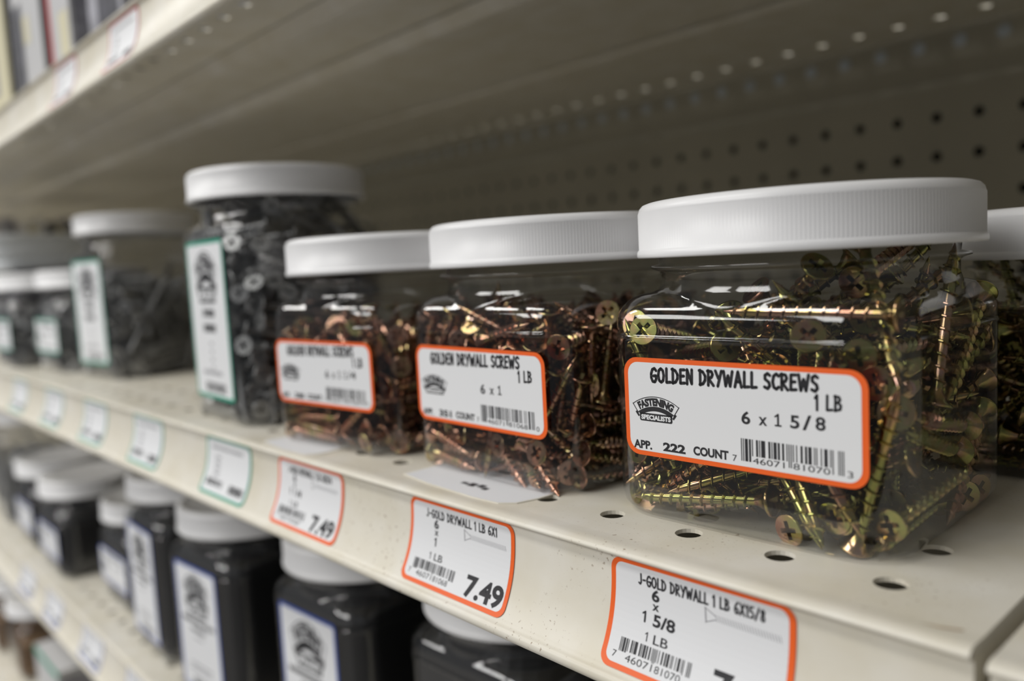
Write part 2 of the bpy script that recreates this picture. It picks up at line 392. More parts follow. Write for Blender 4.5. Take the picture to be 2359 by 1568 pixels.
shelf('cream steel shelf overhead, seen from below, with red and white tags', YS, ZU, -2600, 300, -169.6, 585.5, True, True)
shelf('cream steel shelf with blue bordered tags carrying the black jars', YS + 10, ZL, -2600, -47.6, -145.7, 579)
shelf('lowest cream shelf at the bottom left holding jars of brown fasteners', YS + 12, ZB, -2600, -47.6, -145.7, 579)
nb = shelf('cream shelf end of the neighbouring bay at the bottom right corner', YS, ZS - 1.5, -45.0, 500, 40, 579)
# scuff on the deck by the right end of the screw shelf
mb = MB(); pts = [(-69, 153.2), (-65, 152.4), (-60, 152.6), (-55, 153.6), (-51, 155.0)]
for k, (a, b) in enumerate(zip(pts, pts[1:])):
    mb.add([(a[0] + 1323.8, a[1] - YS - .4, .06), (b[0] + 1323.8, b[1] - YS - .4, .06), (b[0] + 1323.8, b[1] - YS + .45, .06), (a[0] + 1323.8, a[1] - YS + .45, .06)], [(0, 1, 2, 3)], SCUFF)
mb.build('scuff_mark', main_shelf)['label'] = 'brown scuff on the cream deck'
# pegboard back
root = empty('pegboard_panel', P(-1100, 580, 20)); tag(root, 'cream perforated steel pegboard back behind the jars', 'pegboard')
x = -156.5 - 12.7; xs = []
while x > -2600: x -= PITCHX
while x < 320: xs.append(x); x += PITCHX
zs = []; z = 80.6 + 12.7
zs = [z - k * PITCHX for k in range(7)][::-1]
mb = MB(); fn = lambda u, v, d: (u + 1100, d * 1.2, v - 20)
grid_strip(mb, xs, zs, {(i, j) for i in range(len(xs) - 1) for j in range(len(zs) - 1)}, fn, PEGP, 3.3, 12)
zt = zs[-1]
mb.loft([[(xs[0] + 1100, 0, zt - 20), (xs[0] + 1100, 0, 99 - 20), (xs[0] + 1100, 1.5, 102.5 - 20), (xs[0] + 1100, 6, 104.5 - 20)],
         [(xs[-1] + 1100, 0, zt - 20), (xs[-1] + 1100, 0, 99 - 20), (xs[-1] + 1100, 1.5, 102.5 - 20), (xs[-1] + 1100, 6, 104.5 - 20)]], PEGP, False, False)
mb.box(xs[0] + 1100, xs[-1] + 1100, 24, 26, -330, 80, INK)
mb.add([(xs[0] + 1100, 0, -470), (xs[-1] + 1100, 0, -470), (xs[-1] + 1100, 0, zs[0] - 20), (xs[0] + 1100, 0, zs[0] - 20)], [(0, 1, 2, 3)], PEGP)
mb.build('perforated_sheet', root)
root = empty('back_rail', P(-1100, 586, 118)); tag(root, 'cream back rail with a row of domes painted as light spots above the pegboard', 'rail')
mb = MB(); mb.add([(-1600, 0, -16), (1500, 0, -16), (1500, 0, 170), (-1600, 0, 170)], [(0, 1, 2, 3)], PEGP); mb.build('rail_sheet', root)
mb = MB(); xx = -169.6 + 8 * PITCHX  # domes added to carry the row of light spots as pale colour
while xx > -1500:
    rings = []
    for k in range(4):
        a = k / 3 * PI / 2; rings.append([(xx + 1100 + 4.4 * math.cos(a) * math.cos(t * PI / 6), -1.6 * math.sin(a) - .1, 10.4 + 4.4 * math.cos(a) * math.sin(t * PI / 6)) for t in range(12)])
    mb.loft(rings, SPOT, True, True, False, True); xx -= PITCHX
o = mb.build('light_spot_domes', root)

# floor of the aisle
mb = MB(); mb.add([(-9000, -6000, -ZC), (6000, -6000, -ZC), (6000, 3000, -ZC), (-9000, 3000, -ZC)], [(0, 1, 2, 3)], FLOORM)
o = mb.build('floor'); o.location = P(0, 0, 0); o['kind'] = 'structure'

# ------------------------------------------------------------------ the jar and its lid
def sq_r(th, h, r):
    c, s = abs(math.cos(th)), abs(math.sin(th)); c0 = h - r
    q = h / max(c, s)
    if min(c, s) * q <= c0 + 1e-9: return q
    d = (c + s) * c0; return d + math.sqrt(max(0, r * r - (2 * c0 * c0 - d * d)))
BH, BR, NR = 41.0, 15.0, 39.4
def jar_mesh(H, n=128):
    th = [2 * PI * (i + .5) / n for i in range(n)]; rings = []
    def ring(z, h, r=BR, circ=0.0): rings.append([(max(sq_r(t, h, r), circ) * math.cos(t), max(sq_r(t, h, r), circ) * math.sin(t), z) for t in th])
    def circ(z, R): rings.append([(R * math.cos(t), R * math.sin(t), z) for t in th])
    ring(1.2, 8, 7); ring(1.2, 33.5, 13); ring(.1, 36.0, 14); ring(.15, 38.0, 14.5); ring(1.2, 39.6); ring(3.0, 40.6); ring(5.5, 41.0)
    zr = H - 21.5
    k = max(3, int((zr - 8) / 6))
    for i in range(k): ring(5.5 + (zr - 1 - 5.5) * (i + 1) / k, 41.0)
    ring(zr - .45, 41.05); ring(zr, 41.45); ring(zr + .45, 41.05); ring(zr + 1.2, 40.9)
    for i in range(9):
        a = PI / 2 * i / 8; ring(H - 18 + 8 * math.sin(a), 40.9 - 8 * (1 - math.cos(a)), BR - 4 * (1 - math.cos(a)), NR if i > 1 else 0)
    circ(H - 9.2, NR - .2); circ(H - 7.6, NR - .7); circ(H - 4.6, NR - .7); circ(H - 4.0, NR + .2); circ(H - 3.4, NR + 2.0); circ(H - 2.7, NR + 2.0); circ(H - 2.2, NR - .4)
    circ(H + 12, NR - .4)
    mb = MB(); mb.loft(rings, CLEAR, True, True, True, False)
    return mb.mesh('jar_body')
def lid_mesh(n=560):
    mb = MB()
    prof = [(42.3, 13.2, 0), (42.3, .3, 0), (43.2, 0, 0), (44.7, .05, 0), (45.0, .5, 0), (44.95, 1.7, 0), (44.5, 2.3, 0), (44.45, 2.5, 1), (44.45, 12.4, 1), (44.3, 12.7, 0), (44.0, 13.7, 0), (43.2, 14.6, 0), (42.0, 15.0, 0), (40.8, 15.0, 0), (40.2, 14.5, 0), (20, 14.5, 0), (.5, 14.5, 0)]
    rings = []
    for R, z, rib in prof:
        rings.append([((R - (.34 if rib and i % 2 else 0)) * math.cos(2 * PI * i / n), (R - (.34 if rib and i % 2 else 0)) * math.sin(2 * PI * i / n), z) for i in range(n)])
    mb.loft(rings, LID, True, True, False, True)
    mb.loft([[(.5 * math.cos(2 * PI * i / n), .5 * math.sin(2 * PI * i / n), 13.2) for i in range(n)], [(42.3 * math.cos(2 * PI * i / n), 42.3 * math.sin(2 * PI * i / n), 13.2) for i in range(n)]], LID, False)
    return mb.mesh('lid')
JAR = {71: jar_mesh(71), 65: jar_mesh(65), 110: jar_mesh(110)}
LIDM = lid_mesh()
def face_fn(off=0.0):
    return lambda u, v, lay: (u, -BH - .22 - lay * .035 - off, v)

def orange_label(size, count, digits):
    p = Print(face_fn()); u0, u1, v0, v1 = -31.1, 35.1, 17.8, 44.4
    p.rrect(u0, v0, u1, v1, 4.2, ORANGE, 0); p.rrect(u0 + 1.35, v0 + 1.25, u1 - 1.55, v1 - 1.25, 3.2, PAPER, 1)
    p.hand('GOLDEN DRYWALL SCREWS', -22.2, 38.0, 23.9, 38.9, 3.75, .82)
    p.hand('1 LB', 23.0, 34.7, 29.2, 35.0, 3.4, .66)
    p.text('6', 4.4, 29.7, 6.8, 3.1, .025); p.text('x', 9.0, 29.8, 11.2, 3.1, .02)
    p.one(14.0, 29.9, 3.1, .52, True)
    if size != '6 x 1':
        n = size.split('x 1 ')[1]
        if n == '5/8': p.text('5', 17.0, 30.0, 19.3, 3.1, .025); p.text('/', 20.0, 29.9, 22.2, 3.5, .02); p.text('8', 23.1, 30.2, 25.5, 3.1, .025)
        else: p.one(17.8, 30.0, 3.1, .52, True); p.text('/4', 19.5, 30.1, 24.6, 3.1, .012)
    p.emblem(-21.0, 27.3, 15.6)
    p.text('APP.', -28.6, 19.7, -22.6, 2.2, .04); p.text(count, -19.0, 19.9, -12.0, 2.2, .045); p.text('COUNT', -9.6, 20.1, .6, 2.2, .045)
    p.text(digits[0], 1.7, 20.0, 2.9, 1.7, 0); p.barcode(digits, 4.1, 21.9, 29.6, 26.0, 1.5)
    p.text(digits[1:6], 7.2, 20.1, 15.4, 1.55, 0); p.text(digits[6:11], 17.6, 20.2, 26.4, 1.55, 0); p.text(digits[11], 30.3, 20.2, 31.6, 1.6, 0)
    return p
def tall_label(border, seed, w=51.6, v0=11.3, v1=90.4):
    p = Print(face_fn()); p.rrect(-w / 2, v0, w / 2, v1, 2.5, border, 0); p.rrect(-w / 2 + 1.7, v0 + 1.7, w / 2 - 1.7, v1 - 1.7, 1.6, PAPER, 1)
    p.emblem(0, v1 - 31, 34, 2, 1.75)
    rnd = random.Random(seed)
    if border is GREEN:
        for k, (vv, hh, ww) in enumerate(((v1 - 38, 4.2, 16), (v1 - 45.5, 4.2, 17))): p.dashes(-ww / 2, vv, ww / 2, 1, hh, 1, INK, seed + k)
        for k in range(4): p.dashes(-1.5, v1 - 52 - k * 4, 2.5, 1, 1.5, 1, GREYINK, seed + 9 + k)
        p.dashes(-14, v0 + 12, 12, 1, 2.2, 1, GREYINK, seed + 20)
        u = -12.0
        while u < 16: w_ = rnd.uniform(.3, 1.1); p.rect(u, v0 + 3.2, u + w_, v0 + 8.2, INK, 2); u += w_ + rnd.uniform(.3, .9)
    else:
        p.dashes(-20, v1 - 36, 20, 1, 2.8, 1, INK, seed); p.dashes(-9, v1 - 41, 8, 1, 2.4, 1, INK, seed + 1); p.dashes(-6, v1 - 45.5, 5, 1, 1.4, 1, GREYINK, seed + 2)
        p.dashes(-14, v0 + 16, 12, 2, 1.6, 3.2, GREYINK, seed + 3)
        u = -12.0
        while u < 14: w_ = rnd.uniform(.3, 1.1); p.rect(u, v0 + 3.2, u + w_, v0 + 8.2, INK, 2); u += w_ + rnd.uniform(.3, .9)
    return p
def short_label(border, seed, u0=-31, u1=33, v0=16, v1=45):
    p = Print(face_fn()); p.rrect(u0, v0, u1, v1, 3, border, 0); p.rrect(u0 + 1.5, v0 + 1.5, u1 - 1.5, v1 - 1.5, 2, PAPER, 1)
    p.emblem(u0 + 12, (v0 + v1) / 2 - 4, 15); p.dashes(u0 + 9, v1 - 6, u1 - 10, 1, 2.6, 1, INK, seed); p.dashes(u0 + 34, v1 - 13, u1 - 8, 1, 2.4, 1, GREYINK, seed + 1); p.dashes(u0 + 4, v0 + 4, u1 - 6, 1, 2, 1, GREYINK, seed + 2)
    return p
def jar(label, cx, cy, rz, zb, H, lab=None, group=None, tilt=0.0, parts=True):
    root = empty('screw_jar', P(cx, cy, zb), rz); tag(root, label, 'jar', group)
    link('jar_body', JAR[H], root)
    l = link('lid', LIDM, root); l.location = (0, 0, (H - .4) * .001); l['label'] = 'ribbed white screw lid'
    if lab: lab.build('label', root)
    return root
JARS = dict(main=(-111.3, 212.6, .02), mid=(-203.9, 210.0, -.02), third=(-296.0, 203.0, .08), tall=(-397.8, 204.0, -.06), second=(-679.0, 224.0, .10), behind=(-57.0, 306.0, PI))
jar('nearest clear jar of golden screws, label reading 6 x 1 5/8', *JARS['main'], ZS, 71, orange_label('6 x 1 5/8', '222', '746071810703'))
jar('clear jar of bronze screws, orange label reading 6 x 1, middle of the three', *JARS['mid'], ZS, 71, orange_label('6 x 1', '351', '746071810680'))
jar('clear jar of bronze screws reading 6 x 1 1/4, beside the tall jar', *JARS['third'], ZS, 71, orange_label('6 x 1 1/4', '298', '746071810697'))
jar('tall clear jar of grey screws with green bordered label, directly beside the bronze screws', *JARS['tall'], ZS, 110, tall_label(GREEN, 4))
jar('blurred tall clear jar of grey screws between small jars and the other tall jar', *JARS['second'], ZS, 110, tall_label(GREEN, 9))
jar('clear jar with white lid standing directly behind the nearest jar', *JARS['behind'], ZS, 65)
jar('small clear jar of grey screws against the left of the tall blurred jar', -778, 216, .02, ZS, 71, short_label(GREEN, 31))
jar('small clear jar of grey screws cut by the left edge of the photo', -880, 202, .02, ZS, 71, short_label(GREEN, 33))

# black jars on the shelf below, dark throughout
def black_fill(H, n, seed):
    rnd = random.Random(seed); mb = MB(); R_ = 37.6
    th = [2 * PI * (i + .5) / 48 for i in range(48)]
    def ring(z, h, r): return [(sq_r(t, h, r) * math.cos(t), sq_r(t, h, r) * math.sin(t), z) for t in th]
    mb.loft([ring(2, 36, 13), ring(4, 38.2, 13), ring(H - 20, 38.2, 13), ring(H - 14, 36, 13), [(36 * math.cos(t), 36 * math.sin(t), H - 8) for t in th], [(35 * math.cos(t), 35 * math.sin(t), H - 5) for t in th]], BLACKFILL, False, True, True, True)
    for k in range(n):      # screws lying against the wall of the jar
        a = rnd.randrange(4) * PI / 2; u = rnd.uniform(-24, 24); z = rnd.uniform(8, H - 24); t = rnd.uniform(-1.4, 1.4); L = rnd.uniform(8, 14)
        d = Vector((math.cos(t), 0, math.sin(t))); p = Vector((u, -38.6, z)); q = Matrix.Rotation(a, 3, 'Z')
        s = Vector((0, 1, 0)); w = d.cross(s)
        rings = [[q @ (p + d * l + (s * math.cos(b * PI / 3) + w * math.sin(b * PI / 3)) * rr) for b in range(6)] for l, rr in ((-L, 3.2), (-L + 1, 3.0), (-L + 3, 1.4), (L, 1.2))]
        if all(abs(v.x) < 40.3 and abs(v.y) < 40.3 and 2 < v.z < H - 18 for r in rings for v in r): mb.loft(rings, BLACKP, False, True, True, True)
    return mb.mesh('black_screw_mass')
BFILL = {71: black_fill(71, 40, 1), 110: black_fill(110, 70, 2)}
BLACK = [
    ('tall black filled jar below the first 7.49 tag, blue bordered label largest', -365, 224, .06, 110, tall_label(BLUE, 41)),
    ('tall black filled jar with blue bordered label, second from the lower right', -476, 211, .07, 110, tall_label(BLUE, 52)),
    ('tall black filled jar with narrow blue bordered label beside the short jars', -584, 216, -.02, 110, tall_label(BLUE, 63)),
    ('short black filled jar half hidden behind the tall jar with the narrow label', -690, 226, .0, 71, short_label(BLUE, 71)),
    ('short black filled jar with white lid standing in front of the half hidden lid', -822, 210, .0, 71, short_label(BLUE, 72)),
    ('short black filled jar at the far left of the black row', -934, 214, .0, 71, short_label(BLUE, 73)),
    ('black filled jar in the dark under the shelf right of the largest blue label', -258, 236, .05, 110, None),
    ('black filled jar deepest in the dark under the orange tags', -150, 250, .0, 71, None)]
for i, (lb, cx, cy, rz, H, lab) in enumerate(BLACK):
    jar(lb, cx, cy, rz, ZL, H, lab, 'black filled jars on the lower shelf')
    o = link('black_screws', BFILL[H]); o.location = P(cx, cy, ZL); o.rotation_euler = (0, 0, rz)
    tag(o, 'solid mass of black screws filling the ' + lb.split(',')[0].replace('black filled ', ''), 'screws', 'black screws in jars', 'stuff')
jar('jar of grey screws with a white lid at the far left of the black row', -1062, 216, 0, ZL, 110, None)

# ------------------------------------------------------------------ price tags in the channels
def tag_fn(x0, ys, zt):
    def f(u, v, lay):
        d, h, n = on_face(-v + .3); o = .25 + lay * .03
        return (u, d + n[0] * o, h + n[1] * o)
    return f
def price_tag(label, xl, w, ys, zt, border, kind, group):
    p = Print(tag_fn(xl, ys, zt)); Lh = FACELEN[-1] - 1.1
    p.rrect(0, -Lh, w, 0, 3.0, border, 0); k = Lh / 27.0; p.rrect(1.5, -Lh + 1.4, w - 1.5, -1.0, 2.2, PAPER, 1)
    if kind[0] == 'orange':
        _, title, size, dg = kind
        p.hand(title, 8.6, -5.3 * k, 42.6, -5.0 * k, 2.6 * k, .5)
        p.text('6', 12.6, -8.4 * k, 14.9, 2.8 * k, .035); p.text('x', 12.9, -10.6 * k, 14.9, 2.2 * k, .03)
        if size == '1': p.one(13.9, -14.2 * k, 2.9 * k, .55)
        else:
            p.one(11.0, -14.2 * k, 2.9 * k, .55)
            if size == '1 5/8': p.text('5/8', 13.4, -14.3 * k, 19.8, 2.9 * k, .03)
            else: p.one(14.6, -14.2 * k, 2.9 * k, .55); p.text('/4', 16.0, -14.3 * k, 19.8, 2.9 * k, .03)
        p.one(12.3, -18.4 * k, 2.3 * k, .32); p.text('LB', 14.2, -18.4 * k, 18.4, 2.3 * k, .01)
        p.barcode(dg, 5.0, -22.2 * k, 25.6, -19.2 * k, .4); p.text(dg[0], 3.4, -24.4 * k, 4.6, 1.7 * k, 0); p.text(dg[1:6], 7.4, -24.5 * k, 15.4, 1.8 * k, 0); p.text(dg[6:11], 16.2, -24.5 * k, 23.4, 1.8 * k, 0)
        p.text('7.49', 31.4, -24.6 * k, 48.0, 6.2 * k, .035)
        # drawing of a screw
        p.stroke([(27.6, -5.8), (27.9, -9.2)], .35, GREYINK, 2); p.stroke([(27.6, -5.9), (30.4, -7.2)], .25, GREYINK, 2); p.stroke([(27.9, -9.1), (30.4, -8.0)], .25, GREYINK, 2)
        for k in range(24): p.stroke([(30.4 + k * .68, -6.9 - .0 * k), (30.8 + k * .68, -8.3)], .18, GREYINK, 2)
    else:
        seed = kind[1]
        p.dashes(6, -5.5, w - 8, 1, 1.6, 1, GREYINK, seed); p.dashes(11, -10, 16, 4, 1.6, 2.6, GREYINK, seed + 1); p.barcode('746071810703', 5, -22.5 * k, 22, -19.4 * k, .3); p.dashes(30, -23.5 * k, w - 4, 1, 3.8, 1, INK, seed + 2)
    o = p.build('price_tag'); o.location = P(xl, ys, zt)
    return tag(o, label, 'price tag', group)
G1 = 'orange bordered price tags'; G2 = 'green bordered price tags'; G3 = 'blue bordered price tags'; G4 = 'red and white price tags overhead'
price_tag('orange bordered tag reading 6 x 1 5/8 under the nearest jar', -130.6, 49.6, YS, ZS, ORANGE, ('orange', 'J-GOLD DRYWALL 1 LB 6X15/8', '1 5/8', '746071810703'), G1)
price_tag('orange bordered 7.49 tag reading 6 x 1 under the middle jar of bronze screws', -216.4, 50.0, YS, ZS, ORANGE, ('orange', 'J-GOLD DRYWALL 1 LB 6X1', '1', '746071810680'), G1)
price_tag('orange bordered 7.49 tag nearest the green tags, under the leftmost bronze jar', -309.5, 51.0, YS, ZS, ORANGE, ('orange', 'J-GOLD DRYWALL 1 LB 6X11/4', '1 1/4', '746071810697'), G1)
for i, (x, w) in enumerate(((-383, 48), (-487, 46), (-585, 48), (-684, 48), (-790, 48))):
    price_tag(('green bordered tag beside the orange tags, under the tall grey jar', 'green bordered tag, second from the orange tags', 'green bordered tag below the tall blurred jar of grey screws', 'green bordered tag, second from the left edge', 'green bordered tag at the left edge of the photo')[i], x, w, YS, ZS, GREEN, ('g', 100 + i * 7), G2)
for i, x in enumerate((-586, -690, -800, -895)):
    price_tag(('blue bordered tag cut by the bottom edge on the lower channel', 'blue bordered tag on the lower channel, lowest of those fully in view', 'blue bordered tag on the lower channel, middle of those in view', 'blue bordered tag on the lower channel at the left edge')[i], x, 50, YS + 10, ZL, BLUE, ('g', 200 + i * 7), G3)
for i, x in enumerate((-466, -573)):
    price_tag(('red and white tag on the overhead channel, the brighter red one', 'red and white tag on the overhead channel, further left and dimmer')[i], x, 46, YS, ZU, RED, ('g', 300 + i * 7), G4)

# ------------------------------------------------------------------ paper slips under the jars
def slip(label, pts, marks):
    cx = sum(a for a, b in pts) / len(pts); cy = sum(b for a, b in pts) / len(pts); n = len(pts)
    mb = MB(); mb.add([(a - cx, b - cy, 0) for a, b in pts] + [(a - cx, b - cy, .22) for a, b in pts], [tuple(reversed(range(n))), tuple(n + i for i in range(n))] + [(i, (i + 1) % n, n + (i + 1) % n, n + i) for i in range(n)], OLDPAPER)
    k = .972
    mb.add([((a - cx) * k, (b - cy) * k, .25) for a, b in pts], [tuple(range(n))], PAPER)
    for x0, y0, x1, y1 in marks: mb.add([(x0 - cx, y0 - cy, .28), (x1 - cx, y0 - cy, .28), (x1 - cx, y1 - cy, .28), (x0 - cx, y1 - cy, .28)], [(0, 1, 2, 3)], INK)
    o = mb.build('paper_slip'); o.location = P(cx, cy, ZS + .05); tag(o, label, 'paper')
slip('white paper slip with yellowed edge under the middle jar of bronze screws', [(-232, 158), (-215, 155.6), (-190, 154.4), (-179, 155.0), (-174.5, 158.5), (-172.5, 166), (-172, 186), (-232, 188)], [(-206, 162.4, -203, 164.2), (-202.4, 161.8, -199, 165.0), (-198.2, 162.6, -195.5, 165.4), (-195, 161.6, -192.5, 163.8)])
slip('white paper slip sticking out from under the leftmost bronze jar to the shelf edge', [(-330, 153), (-305, 150.2), (-290, 151), (-286, 156), (-286, 178), (-330, 180)], [])

# ------------------------------------------------------------------ screws
def screw_meshes(name, L, hr, core, thr, pitch, mat, seg=12):
    mb = MB(); rows = []
    tz = -4.2; tipz = 6.0
    def rad(z, r):
        k = (z + L) / tipz
        return r if k > 1 else max(.04, r * (k ** .8))
    zs = [-3.6, -4.4] + [-4.4 - i * (L - 10.4) / 6 for i in range(1, 7)] + [-L + 4.5, -L + 3, -L + 1.5, -L + .5, -L]
    rings = [[(rad(z, core) * math.cos(2 * PI * i / seg), rad(z, core) * math.sin(2 * PI * i / seg), z) for i in range(seg)] for z in zs]
    mb.loft(rings, mat, True, True, False, True)
    n = 14; turns = (L - 6.0) / pitch; N = int(turns * n); va = []
    for k in range(N + 1):
        a = 2 * PI * k / n; z = -4.6 - pitch * k / n; f = min(1, k / 6, 1) * min(1, (N - k) / 8)
        rb = rad(z, core) * .9; ro = rb + (rad(z, core) + (thr - core) * min(1, max(.25, (z + L) / tipz)) - rb) * max(f, .02)
        c, s_ = math.cos(a), math.sin(a)
        va.append([(rb * c, rb * s_, z + .5), (ro * c, ro * s_, z + .1), (ro * c, ro * s_, z - .1), (rb * c, rb * s_, z - .5)])
    b = [v for q in va for v in q]; fs = []
    for k in range(N):
        for i in range(3): fs.append((4 * k + i, 4 * k + i + 1, 4 * k + 5 + i, 4 * k + 4 + i))
    mb.add(b, fs, mat, False)
    shank = mb.mesh(name)
    mb = MB(); n = 48; th = [2 * PI * i / n for i in range(n)]
    def cross(t, Lx, w):
        c, s_ = abs(math.cos(t)) + 1e-9, abs(math.sin(t)) + 1e-9
        return max(min(Lx / c, w / s_), min(Lx / s_, w / c))
    prof = [(core * .98, -4.6), (core * 1.12, -3.6), (core * 1.7, -2.4), (hr * .72, -1.3), (hr * .96, -.75), (hr, -.5), (hr * .985, -.12), (hr * .95, 0)]
    rings = [[(r * math.cos(t), r * math.sin(t), z) for t in th] for r, z in prof]
    mb.loft(rings, mat, True)
    top = [[(hr * .95 * math.cos(t), hr * .95 * math.sin(t), 0) for t in th], [(cross(t, hr * .58, hr * .155) * math.cos(t), cross(t, hr * .58, hr * .155) * math.sin(t), -.02) for t in th]]
    mb.loft(top, mat, False)
    rec = [top[1], [(cross(t, hr * .34, hr * .10) * math.cos(t), cross(t, hr * .34, hr * .10) * math.sin(t), -1.9) for t in th]]
    mb.loft(rec, mat, False, True, False, True)
    return shank, mb.mesh('screw_head')
